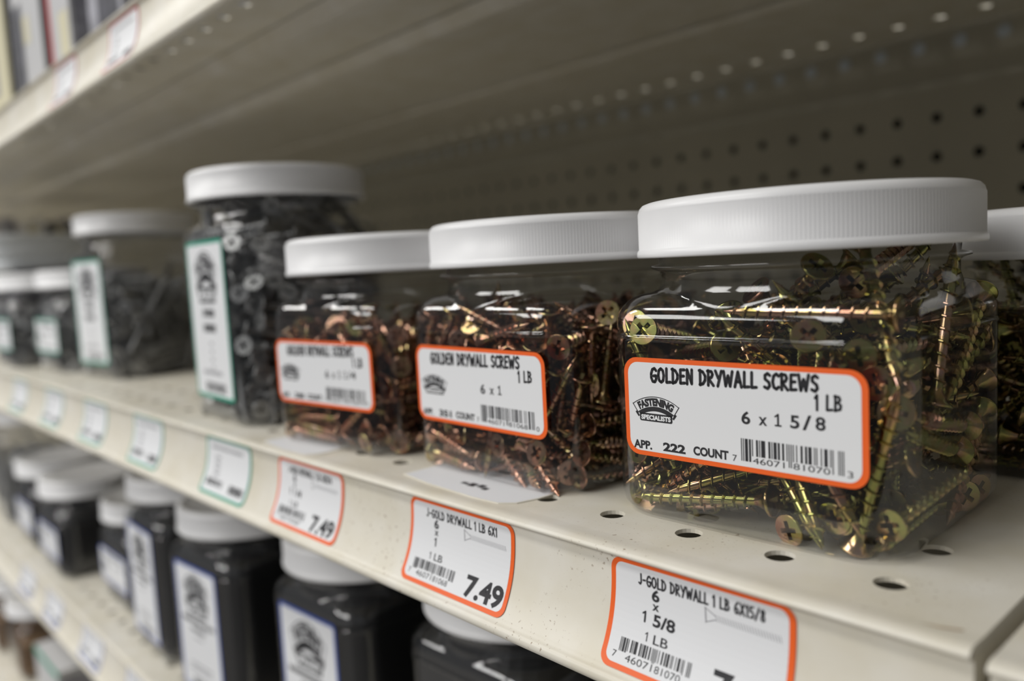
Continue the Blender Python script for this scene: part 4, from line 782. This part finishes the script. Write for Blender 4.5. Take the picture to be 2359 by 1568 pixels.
        -388,223,156,76,8,-63,14,165,311,83,71,-71,2,5,-208,68,50,50,9,-69,-52,-263,377,229,69,-22,-53,-45,119,-364,25,3,94,-31,-16,-362,287,246,74,-56,23,28,
        -353,293,20,9,97,-23,-4,-200,-363,50,64,18,-74,-5,386,-268,208,19,-64,5,-74,381,-271,330,26,53,33,73,-384,204,323,36,-40,-42,73,279,-137,45,43,67,54,-28,
        -232,-364,154,55,47,-61,-33,111,-367,573,92,14,-17,32,-163,-285,96,56,80,-17,13,-203,219,105,29,-64,-54,-46,190,349,22,6,95,28,10,240,-355,554,90,38,-7,-18,
        292,-80,171,67,-51,33,-42,-3,-296,133,42,53,57,-47,240,386,198,43,-13,62,65,43,176,180,73,-60,7,-32,364,-226,129,62,61,40,-28,99,360,214,13,36,56,73,
        61,286,29,17,-45,-87,12,-347,-304,538,76,18,-21,-59,115,-283,249,49,47,37,-63,371,-233,260,3,66,-45,61,388,37,368,9,61,-9,78,-6,-70,83,45,87,-12,-13,
        98,-222,305,78,48,-32,24,-220,235,506,59,45,-49,-46,277,47,733,57,-15,25,77,-281,364,422,65,-46,-53,29,191,108,451,16,-15,36,91,306,338,184,2,-53,84,-6,
        -373,-86,285,55,7,-71,44,373,140,191,32,87,25,28,-370,-310,198,44,74,18,-47,-180,-373,358,67,55,-4,-50,387,105,322,49,-28,69,-46,86,165,390,79,-52,16,-29,
        -257,282,381,17,-65,5,74,242,-228,543,81,15,30,48,-217,207,360,8,-32,61,72,-364,-313,670,24,-7,-62,74,362,69,185,20,-75,60,19,267,81,465,92,-35,-11,-16,
        166,344,752,87,-24,-10,42,363,282,192,11,97,22,4,-256,241,446,78,-53,16,28,314,133,405,67,36,63,16,-87,213,583,91,-39,1,11,41,199,516,92,-18,25,24,
        363,173,388,22,-45,-70,-52,-321,-341,361,65,64,28,-30,1,362,218,4,89,45,4,370,126,544,79,-44,43,6,-52,82,553,37,-27,21,86,350,313,607,2,-27,-50,-82,
        -205,147,495,88,-44,5,17,126,-375,335,58,73,25,27,-126,198,735,87,-24,-19,39,351,189,657,9,58,-8,80,-367,120,486,77,-29,-44,-36,-357,289,320,8,-23,-96,11,
        -305,-219,283,5,-85,3,52,238,23,639,40,-23,62,-64,105,26,425,3,75,56,-34,-251,-96,540,64,26,-46,-57,-252,-253,390,12,12,-82,54,282,-330,656,84,24,45,18,
        -174,79,753,11,-11,-42,-89,376,-292,728,83,10,47,-28,-176,28,565,57,-38,5,72,-363,231,375,23,-97,10,7,50,-288,681,6,-3,-27,96,-237,-373,470,27,75,21,-57,
        287,324,694,69,-63,34,-2,-303,-373,547,14,-42,-57,69,-274,-135,732,66,20,-68,25,-166,-116,689,35,-27,-28,85,-133,-364,371,34,-30,-89,9,-279,-378,637,72,53,-25,36,
        -363,-291,417,44,78,39,-19,-68,-179,797,66,-9,-16,-73,49,254,690,64,-60,27,39,56,125,546,53,-65,-53,-11,-363,65,572,83,-29,-13,-45,-235,386,492,46,-76,-35,-30,
        21,-362,726,83,12,25,49,-8,-213,599,65,74,14,-13,-266,199,495,50,-85,-7,-13,
    ],
    'tallfull': [
        312,-145,50,66,63,27,29,362,280,15,3,-94,-34,2,-280,371,50,9,8,68,72,-292,361,132,35,-54,-31,70,-340,-320,52,6,-69,-5,72,-168,264,50,50,47,-50,-53,
        362,-280,50,21,23,65,-69,-396,-223,50,48,45,-52,-55,-180,364,280,1,55,2,-83,-248,-130,50,70,-42,-55,20,303,-241,77,74,52,42,4,364,-277,129,52,47,45,-55,
        -343,-191,52,0,12,68,-73,185,364,71,59,26,74,17,187,-362,52,30,-64,25,-66,170,-237,50,45,66,18,57,330,154,51,26,-36,-69,-57,-362,296,156,66,-53,-31,-43,
        320,290,50,53,50,47,50,-250,-318,120,74,-14,-63,19,-108,26,50,65,-10,-68,-32,364,229,95,51,-73,36,28,-320,-345,148,79,58,-17,7,320,357,121,3,61,28,74,
        346,-318,78,39,-55,51,-53,209,250,134,74,-63,21,-10,272,256,81,58,-68,33,30,-386,18,153,72,8,-59,-35,-222,83,54,23,73,4,-64,-223,-363,179,65,-34,-55,41,
        307,279,184,35,-52,-34,-70,203,218,51,58,-73,24,26,396,-242,205,70,24,62,27,105,319,149,69,-38,54,-30,293,-320,164,55,46,53,45,364,-299,256,72,26,58,28,
        215,-254,104,13,41,-65,63,-277,-389,207,45,21,-60,62,-43,-174,106,37,10,-72,58,149,-191,123,11,-67,-4,-73,-108,-303,234,65,61,-24,-38,331,-206,221,9,6,71,-70,
        -335,-338,234,74,62,0,-26,-4,120,85,32,-59,-52,-53,-179,-386,260,59,45,34,-58,-29,-306,291,10,56,19,-80,320,326,159,3,-99,8,8,-324,105,93,45,69,-28,-49,
        349,-307,334,0,58,3,82,-365,253,475,94,-11,-16,30,-159,115,144,59,-56,-53,23,-352,-100,232,74,64,8,-18,-263,301,160,55,-71,-24,37,-105,-113,237,13,-21,57,-78,
        166,-363,490,57,11,-10,-81,-363,-117,100,16,-67,71,15,-298,189,248,30,-16,-67,-66,-301,363,220,40,-64,-22,62,-264,-363,417,3,-45,1,89,293,-141,290,68,45,42,-40,
        362,-130,320,35,47,-58,56,268,-98,184,58,-35,74,1,-366,-305,349,14,55,11,-82,-254,382,352,83,-47,-26,-13,211,389,201,57,-76,16,28,-366,300,251,30,-64,-17,69,
        -3,203,239,58,-15,76,26,-262,-353,322,76,23,-59,17,-30,106,294,22,27,63,69,103,216,182,27,-21,-78,-53,-154,383,401,64,-62,-9,-44,71,398,247,65,-69,-19,-25,
        110,-67,141,22,59,57,53,363,240,244,62,-65,-32,-30,-364,-219,578,79,42,24,-39,-365,-78,375,68,70,-21,0,136,373,213,58,-56,-48,-34,-82,-370,498,13,40,-25,87,
        -242,324,498,82,10,-56,-2,-84,208,405,79,-55,19,-18,243,-190,343,77,55,29,-14,248,395,369,47,-35,-56,-58,-118,-362,398,79,-23,-36,43,-162,198,316,62,-27,-64,36,
        338,252,444,82,-41,39,-10,288,-350,469,72,61,12,-33,-149,364,724,75,-19,-30,56,242,193,307,70,-4,71,6,186,251,335,14,77,-62,-11,301,324,282,56,30,69,36,
        -182,289,309,18,71,-3,-68,155,-303,339,65,43,43,-44,4,-100,279,6,-68,55,48,320,-371,393,16,53,-41,73,253,365,467,56,-55,28,-56,-382,150,486,79,36,-49,-13,
        -298,-89,343,21,41,-61,-65,343,340,789,10,-66,-23,-71,378,181,437,16,43,40,79,377,93,413,63,-64,26,-36,205,123,299,52,-46,-62,-37,130,-380,382,75,59,31,5,
        364,-301,504,63,61,-28,39,325,-301,576,1,-58,-11,-81,-46,-331,491,7,88,-27,-39,366,135,547,74,-63,23,0,161,364,782,58,25,75,18,132,235,430,17,-71,26,-64,
        -362,-84,280,17,-61,73,24,194,353,370,50,3,70,51,-334,-351,481,42,59,16,-67,48,112,338,52,-76,18,-35,146,190,360,5,-79,-58,21,-358,307,620,86,-33,-34,-19,
        299,346,398,8,20,-97,-11,-328,-344,561,81,28,-51,-11,297,367,628,69,2,58,43,364,-293,584,14,8,-61,77,-80,18,403,30,4,88,-37,198,279,496,69,21,69,3,
        50,-125,399,28,-42,67,-54,-352,307,717,24,14,-40,-88,341,281,520,3,-20,-66,-73,-342,-61,456,57,36,-32,-67,301,362,711,20,-58,7,-79,-159,-229,578,32,-51,-7,80,
        284,-197,446,70,7,71,-1,113,-67,341,31,16,-87,34,-374,-280,691,58,36,-17,-71,84,128,358,15,-56,-78,23,-326,-329,726,22,-37,-15,89,-90,135,419,59,-10,-74,-32,
        -287,-16,498,96,26,-11,0,222,-18,514,55,36,58,48,19,135,407,38,69,-61,-11,395,-76,605,41,55,35,64,-247,122,387,47,7,-86,19,356,-310,689,89,31,32,7,
        -273,41,556,79,6,-62,3,379,208,635,4,47,31,83,-278,-233,487,39,58,-50,51,-96,323,507,40,-38,70,45,386,-157,633,79,-9,56,-25,392,1,619,37,-52,33,-69,
        -284,362,640,92,1,5,38,80,379,725,71,-63,-14,28,363,146,629,36,-58,60,41,-104,-343,661,77,55,28,15,142,108,542,48,76,18,39,199,-250,498,67,44,59,12,
        -94,143,520,18,64,-50,-56,363,148,803,72,-65,-12,-22,-366,216,951,96,12,-20,13,167,110,751,29,67,41,55,383,-222,694,3,53,-14,84,318,-369,641,73,54,35,24,
        365,258,722,4,-19,-65,-73,135,212,610,11,-68,38,-62,29,-204,614,78,32,41,35,203,-369,608,77,48,35,23,268,-388,704,48,60,45,-46,-23,376,767,73,-31,46,39,
        48,331,797,51,-10,42,74,150,170,603,49,-83,-25,7,-366,201,644,2,-21,55,81,-19,376,671,20,28,-69,-63,44,-376,659,77,53,34,9,-285,374,761,33,21,-65,-65,
        -46,-35,539,9,51,73,-46,-391,179,712,48,-51,-62,36,-398,-200,697,41,-57,-37,61,375,-270,869,23,45,-7,86,225,-65,639,56,71,38,19,-288,-75,642,72,67,0,-21,
        -140,-64,596,21,-81,10,54,-253,-333,756,36,-45,-41,71,140,-110,621,61,34,70,-15,-317,-12,728,57,-43,-37,59,230,-148,685,64,64,33,25,-372,13,827,88,31,-35,1,
        -129,-48,520,36,83,31,-28,141,-185,760,41,58,20,68,-345,174,831,73,13,-67,0,209,385,815,54,-84,6,4,-298,-124,1121,84,24,-15,-46,-318,350,835,42,47,-52,-57,
        -363,-311,754,68,72,-17,-5,264,186,730,44,-70,43,36,-364,142,935,98,-11,4,15,-338,-349,820,43,-12,-61,65,172,-346,767,73,47,46,21,-385,-187,969,45,-50,-23,70,
        191,74,758,53,-81,9,22,-281,-378,912,70,42,-36,45,18,9,758,49,-78,-6,38,380,229,814,69,-51,50,-15,-204,-111,836,74,-5,-62,-25,377,313,854,33,-67,-13,-66,
        116,-364,834,74,21,32,55,-286,42,881,87,-26,-33,25,-49,-394,863,67,70,9,-23,-115,210,904,51,-25,63,53,-373,18,899,38,67,18,-61,194,-379,858,68,30,55,-38,
        295,-375,884,9,47,-44,76,242,72,846,16,-55,-51,-64,-126,-381,933,60,75,17,20,114,-107,949,48,-64,2,-60,33,-107,996,46,37,-10,80,379,-69,912,57,-66,21,-44,
        182,376,898,61,-66,10,-42,-246,161,960,14,-43,56,69,125,384,956,34,0,68,65,312,345,871,31,55,71,32,319,-180,967,37,-67,5,-64,-21,85,1002,56,13,-36,-74,
        171,-121,938,58,75,27,-15,273,-92,1013,65,-39,60,-26,175,284,930,61,-75,26,-7,67,-343,1093,79,49,4,36,28,29,1167,43,-28,-36,78,-266,182,1050,8,-52,29,80,
        -66,301,1075,55,-46,-45,-53,-377,290,980,64,-37,-63,24,2,-92,1112,87,-16,43,-15,276,-162,1053,35,-64,43,-53,-269,-24,1011,54,10,9,83,-262,7,1118,45,-56,-41,56,
        38,299,1166,68,-28,65,18,-249,74,1019,55,-60,-53,-21,-160,-311,1175,96,10,25,5,
    ],
}
SEEN = {
    'main': [0, 1, 2, 3, 4, 5, 6, 7, 8, 9, 10, 11, 14, 16, 17, 18, 21, 23, 24, 26, 27, 28, 31, 33, 35, 36, 38, 39, 41, 43, 46, 48, 49, 51, 52, 53, 56, 61, 66, 67, 68, 70, 73, 77, 78, 79, 83, 92, 93, 95, 104, 105, 108, 111, 113, 116, 117, 118, 119, 125, 126, 129, 131, 133, 134, 135, 136, 137, 138, 140, 142, 143, 144, 145, 147, 148, 150, 151, 152, 153, 154, 155, 156, 157, 158, 159, 160, 161, 162, 163, 164, 165, 166, 167, 168, 169, 170, 172, 173, 174],
    'mid': [0, 1, 2, 3, 4, 8, 13, 14, 15, 18, 20, 23, 25, 28, 33, 35, 38, 39, 40, 43, 44, 48, 53, 55, 58, 60, 63, 66, 69, 75, 78, 88, 89, 93, 98, 100, 105, 109, 112, 113, 119, 124, 126, 128, 130, 135, 137, 139, 151, 152, 154, 157, 158, 160, 165, 175, 177, 185, 198, 205, 210, 213, 215, 218, 220, 226, 230, 245, 249, 253, 269, 272, 274, 282, 283, 288, 289, 294, 296, 297, 298, 313, 317, 325, 327, 332, 335, 337, 338, 342, 345, 350, 352, 363, 368, 369, 370, 371, 372, 373, 376, 378, 381, 382, 383, 388, 390],
    'behind': [1, 15, 17, 18, 23, 30, 35, 45, 50, 62, 70, 73, 83, 85, 88, 96, 97, 112, 126, 131, 133, 135, 137, 140, 145, 152, 159, 162, 166, 167, 169, 174],
    'third': [0, 1, 6, 11, 13, 16, 21, 23, 26, 28, 32, 33, 36, 37, 41, 48, 51, 56, 61, 63, 66, 68, 77, 92, 114, 116, 117, 121, 128, 131, 136, 141, 148, 150, 153, 164, 182, 185, 186, 192, 194, 198, 201, 211, 214, 215, 218, 227, 236, 238, 240, 243, 245, 246, 248, 249, 250, 251, 252, 255, 258],
    'tall': [0, 1, 4, 6, 7, 9, 10, 11, 14, 15, 16, 19, 24, 26, 32, 34, 35, 36, 37, 39, 40, 43, 44, 45, 46, 48, 54, 61, 67, 69, 73, 74, 80, 82, 85, 86, 88, 91, 92, 93, 96, 98, 99, 100, 101, 102, 103, 104, 105, 107, 108, 110, 112, 114, 115, 116, 117, 118, 119, 120, 121, 122, 124, 125, 126, 127, 128, 129, 130, 131, 132, 133, 134, 135, 136, 137, 138, 139, 140, 142, 143, 144, 145, 146, 147, 148, 149, 150, 151, 152, 154, 155, 156, 157, 158, 159, 160, 162, 163, 165, 166, 168, 170, 171, 172, 174, 175, 176, 178, 179, 180, 181, 183, 184, 186, 187, 188, 189, 190, 191, 192, 193, 194, 196, 198, 199, 200, 201, 203, 204, 205, 206, 207, 208, 209, 210, 211, 212, 213, 214, 215, 216, 217, 218, 219, 220, 221, 222, 223, 224, 225, 226, 227, 229, 230],
    'second': [0, 1, 2, 3, 4, 5, 7, 9, 10, 12, 13, 14, 15, 16, 17, 18, 19, 20, 21, 22, 23, 24, 25, 26, 27, 28, 29, 30, 31, 32, 33, 34, 35, 37, 38, 39, 40, 41, 42, 43, 44, 46, 47, 48, 49, 50, 51, 52, 53, 55, 56, 57, 58, 59, 60, 61, 62, 63, 64, 65, 66, 67, 68, 69, 70, 71, 72, 73, 74, 75, 76, 78, 79, 80, 81, 82, 83, 84, 85, 86, 87, 88, 89, 90, 91, 92, 93, 94, 95, 96, 97, 98, 99, 100, 101, 102, 103, 104],
}

def poses(n):
    r = SIM[n]; out = []
    for i in range(0, len(r), 7):
        out.append((Vector(r[i:i + 3]) / 10, Quaternion([q / 100 for q in r[i + 3:i + 7]]).normalized()))
    return out
SM = {'main': screw_meshes('drywall_screw', 41.3, 4.1, 1.42, 2.15, 3.1, GOLD), 'mid': screw_meshes('drywall_screw', 25.4, 4.1, 1.38, 2.1, 2.6, COPPER),
      'third': screw_meshes('drywall_screw', 31.75, 4.1, 1.38, 2.1, 2.8, COPPER), 'tall': screw_meshes('wood_screw', 62, 4.6, 1.6, 2.3, 3.2, GREY),
      'tallfull': screw_meshes('wood_screw', 50, 4.6, 1.6, 2.3, 3.2, GREY), 'midgrey': screw_meshes('drywall_screw', 25.4, 4.1, 1.3, 1.9, 2.6, GREY, 8)}
HERO = {('main', 0): 'golden screw lying level along the bottom front of the nearest jar', ('main', 1): 'golden screw lying level just under the shoulder of the nearest jar',
        ('main', 2): 'pinkish screw pointing up left above the label of the nearest jar', ('main', 3): 'screw with head facing out at the upper left corner of the nearest jar',
        ('main', 4): 'screw head half covered below the label at the left of the nearest jar', ('main', 5): 'golden cross slotted head facing out lowest in the nearest jar',
        ('main', 6): 'golden cross slotted head facing out at bottom right below the label', ('main', 9): 'long golden screw leaning upright right of the label in the nearest jar',
        ('mid', 0): 'bronze screw head facing out right of the 6 x 1 label', ('third', 0): 'bronze screw head facing out beside the 6 x 1 1/4 label', ('third', 1): 'pink screw head facing out below the 6 x 1 1/4 label'}
proto = {}
def make_screw(key, name, M_, label, cat, group):
    if key not in proto:
        a = link(name, SM[key][0]); h = link('screw_head', SM[key][1], a); proto[key] = (a, h)
    else:
        a0, h0 = proto[key]; a = a0.copy(); COL.objects.link(a); h = h0.copy(); h.parent = a; COL.objects.link(h)
    a.matrix_world = M_
    return tag(a, label, cat, group)
def jar_matrix(j, zb, extra=0.0):
    cx, cy, rz = JARS[j]; return Matrix.Translation(P(cx, cy, zb)) @ Matrix.Rotation(rz + extra, 4, 'Z')
REST = {'gold': [], 'bronze': [], 'grey': []}
for j, s_, key, name, lab, grp, ex, rest in (
        ('main', 'main', 'main', 'drywall_screw', 'golden drywall screw in the loose heap inside the nearest jar', 'golden screws in the nearest jar', 0, 'gold'),
        ('mid', 'mid', 'mid', 'drywall_screw', 'short bronze screw in the heap inside the jar labelled 6 x 1', 'bronze screws in the middle jar', 0, 'bronze'),
        ('third', 'third', 'third', 'drywall_screw', 'bronze screw in the heap inside the jar labelled 6 x 1 1/4', 'bronze screws in the jar beside the tall jar', 0, 'bronze'),
        ('behind', 'main', 'main', 'drywall_screw', 'golden screw in the dark jar directly behind the nearest jar', 'golden screws in the jar behind', 0, 'gold'),
        ('tall', 'tallfull', 'tallfull', 'wood_screw', 'long grey screw in the tall jar next to the bronze screws', 'grey screws in the nearer tall jar', 0, 'grey'),
        ('second', 'tall', 'tall', 'wood_screw', 'long grey screw in the blurred tall jar further left', 'grey screws in the farther tall jar', PI / 2, 'grey')):
    Mj = jar_matrix(j, ZS, ex); seen = set(SEEN[j])
    for i, (v, q) in enumerate(poses(s_)):
        if j == 'behind' and v.z > 52: continue
        Ms = Mj @ Matrix.Translation(v * .001) @ q.to_matrix().to_4x4()
        if i in seen:
            h = HERO.get((j, i))
            make_screw(key, name, Ms, h or lab, 'screw', None if h else grp)
        else: REST[rest].append((key, Ms))
for k, (cx, cy) in enumerate(((-778, 216), (-880, 202))):
    Mj = Matrix.Translation(P(cx, cy, ZS)) @ Matrix.Rotation(k * PI / 2, 4, 'Z')
    for v, q in poses('mid')[4::2]: REST['grey'].append(('midgrey', Mj @ Matrix.Translation(v * .001) @ q.to_matrix().to_4x4()))
Mj = Matrix.Translation(P(-1062, 216, ZL))
for v, q in poses('tall'): REST['grey'].append(('tall', Mj @ Matrix.Translation(v * .001) @ q.to_matrix().to_4x4()))
for rest, lab in (('gold', 'remaining golden screws packed deeper in the heap behind the visible ones'), ('bronze', 'remaining bronze screws packed deeper in the two jars behind the visible ones'), ('grey', 'remaining grey screws deeper in the tall jars and in the small jars')):
    mats = {'gold': GOLD, 'bronze': COPPER, 'grey': GREY}; vs = []; fs = []; sm = []
    for key, Ms in REST[rest]:
        for me in SM[key]:
            n0 = len(vs); vs += [Ms @ v.co for v in me.vertices]; fs += [[n0 + i for i in p.vertices] for p in me.polygons]; sm += [p.use_smooth for p in me.polygons]
    me = bpy.data.meshes.new('screw_heap'); me.from_pydata(vs, [], fs); me.polygons.foreach_set('use_smooth', sm); me.update(); me.materials.append(mats[rest])
    o = link('screw_heap', me); tag(o, lab, 'screws', None, 'stuff')

# ------------------------------------------------------------------ goods on the shelf above, blurred
def carton(label, x0, x1, y0, y1, zb, h, front, side, bands, group):
    root = empty('carton', P((x0 + x1) / 2, (y0 + y1) / 2, zb + .2)); tag(root, label, 'carton', group)
    w, d = (x1 - x0) / 2, (y1 - y0) / 2
    mb = MB(); mb.box(-w, w, -d, d, 0, h, front); mb.build('carton_body', root)
    mb = MB()
    mb.add([(w + .2, -d + 2, 3), (w + .2, d - 2, 3), (w + .2, d - 2, h - 6), (w + .2, -d + 2, h - 6)], [(0, 1, 2, 3)], side)
    for a, b, z0, z1, m in bands:
        mb.add([(-w + 2 * w * a, -d - .2, h * z0), (-w + 2 * w * b, -d - .2, h * z0), (-w + 2 * w * b, -d - .2, h * z1), (-w + 2 * w * a, -d - .2, h * z1)], [(0, 1, 2, 3)], m)
    mb.build('printed_panel', root)
GC = 'white cartons on the overhead shelf'
carton('blurred white carton on the overhead shelf at the left edge', -872, -796, 172, 215, ZU, 160, CREAM, CARTD, [(.1, .5, .2, .7, CARTM)], GC)
carton('blurred white carton with charcoal side, second on the overhead shelf', -766, -684, 172, 214, ZU, 170, CART, CARTD, [(.05, .35, .06, .5, CARTD), (.4, .6, .3, .42, CREAM)], GC)
carton('blurred white carton with red accents, third on the overhead shelf', -664, -611, 172, 214, ZU, 168, CART, CARTM, [(.0, .12, .1, .8, RED), (.5, .9, .06, .3, CREAM)], GC)
carton('blurred grey printed carton on the overhead shelf nearest the red tag', -585, -520, 176, 222, ZU, 160, CARTM, CARTM, [(.3, .9, .1, .6, CARTD)], GC)
# upright packs far along the screw shelf
for i, (y, m, w) in enumerate(((276, CARTM, 14), (292, LID, 14), (308, CREAM, 10), (320, LID, 9), (332, CARTD, 10), (345, CREAM, 9), (357, CARTM, 8), (369, CARTD, 10), (384, CARTM, 12))):
    mb = MB(); mb.box(-30, 30, 0, w, 0, 178 - (i % 3) * 7, m); mb.box(-30.3, 30.3, w * .2, w * .8, 60, 80, CARTM)
    o = mb.build('upright_pack'); o.location = P(-1430, y, ZS)
    nm = ('dark grey', 'white', 'cream', 'pale', 'charcoal', 'cream', 'grey', 'charcoal', 'grey')[i]
    tag(o, '%s upright pack at the far left end, %s from the left in its row' % (nm, ('first', 'second', 'third', 'fourth', 'fifth', 'sixth', 'seventh', 'eighth', 'ninth')[i]), 'pack', 'upright packs at the far end of the shelf')
# stack of grey trays on a dark carton
mb = MB(); mb.box(-60, 60, -50, 50, 0, 92, CARTD); o = mb.build('dark_carton'); o.location = P(-1110, 262, ZS); tag(o, 'dark carton under the stack of grey plastic trays at far left', 'carton')
for i in range(3):
    rings = []
    for z, k in ((0, .93), (2, 1.0), (12, 1.0), (14, .95)): rings.append([(((1 if abs(math.cos(t)) > 0 else 0) * (46 * abs(math.cos(t)) ** .5 * (1 if math.cos(t) > 0 else -1) - i * 3)) * k, 58 * k * abs(math.sin(t)) ** .5 * (1 if math.sin(t) > 0 else -1), z) for t in [2 * PI * q / 40 for q in range(40)]])
    mb = MB(); mb.loft(rings, TRAY, True, True, True, True); o = mb.build('plastic_tray'); o.location = P(-1110 + i * 2, 255 - i * 6, ZS + 92 + .2 + i * 14.3)
    tag(o, ('lowest', 'middle', 'topmost')[i] + ' grey plastic tray in the stack at far left above the small jars', 'tray', 'stacked grey trays')

# ------------------------------------------------------------------ goods on the lowest shelf
def brown_fill(H):
    th = [2 * PI * (i + .5) / 40 for i in range(40)]; mb = MB()
    mb.loft([[(sq_r(t, h, 13) * math.cos(t), sq_r(t, h, 13) * math.sin(t), z) for t in th] for z, h in ((2, 36), (4, 38), (H - 30, 38), (H - 24, 34))], BROWNG, False, True, True, True)
    return mb.mesh('brown_fastener_mass')
BRF = brown_fill(71)
for i, (cx, cy) in enumerate(((-1075, 214), (-1180, 210), (-1290, 212))):
    lb = ('clear jar of brown fasteners on the lowest shelf, nearest the white box', 'clear jar of brown fasteners on the lowest shelf, second from the white box', 'clear jar of brown fasteners on the lowest shelf at the left edge')[i]
    jar(lb, cx, cy, 0, ZB, 71)
    o = link('brown_fasteners', BRF); o.location = P(cx, cy, ZB); tag(o, 'brown fasteners filling the ' + ('jar nearest the white box', 'second jar from the white box', 'jar at the left edge')[i] + ' on the lowest shelf', 'fasteners', None, 'stuff')
carton('white box with teal edge seen from above at the bottom left corner', -985, -890, 178, 262, ZB, 62, CART, CARTM, [(0, 1, .88, 1, GREEN)], None)
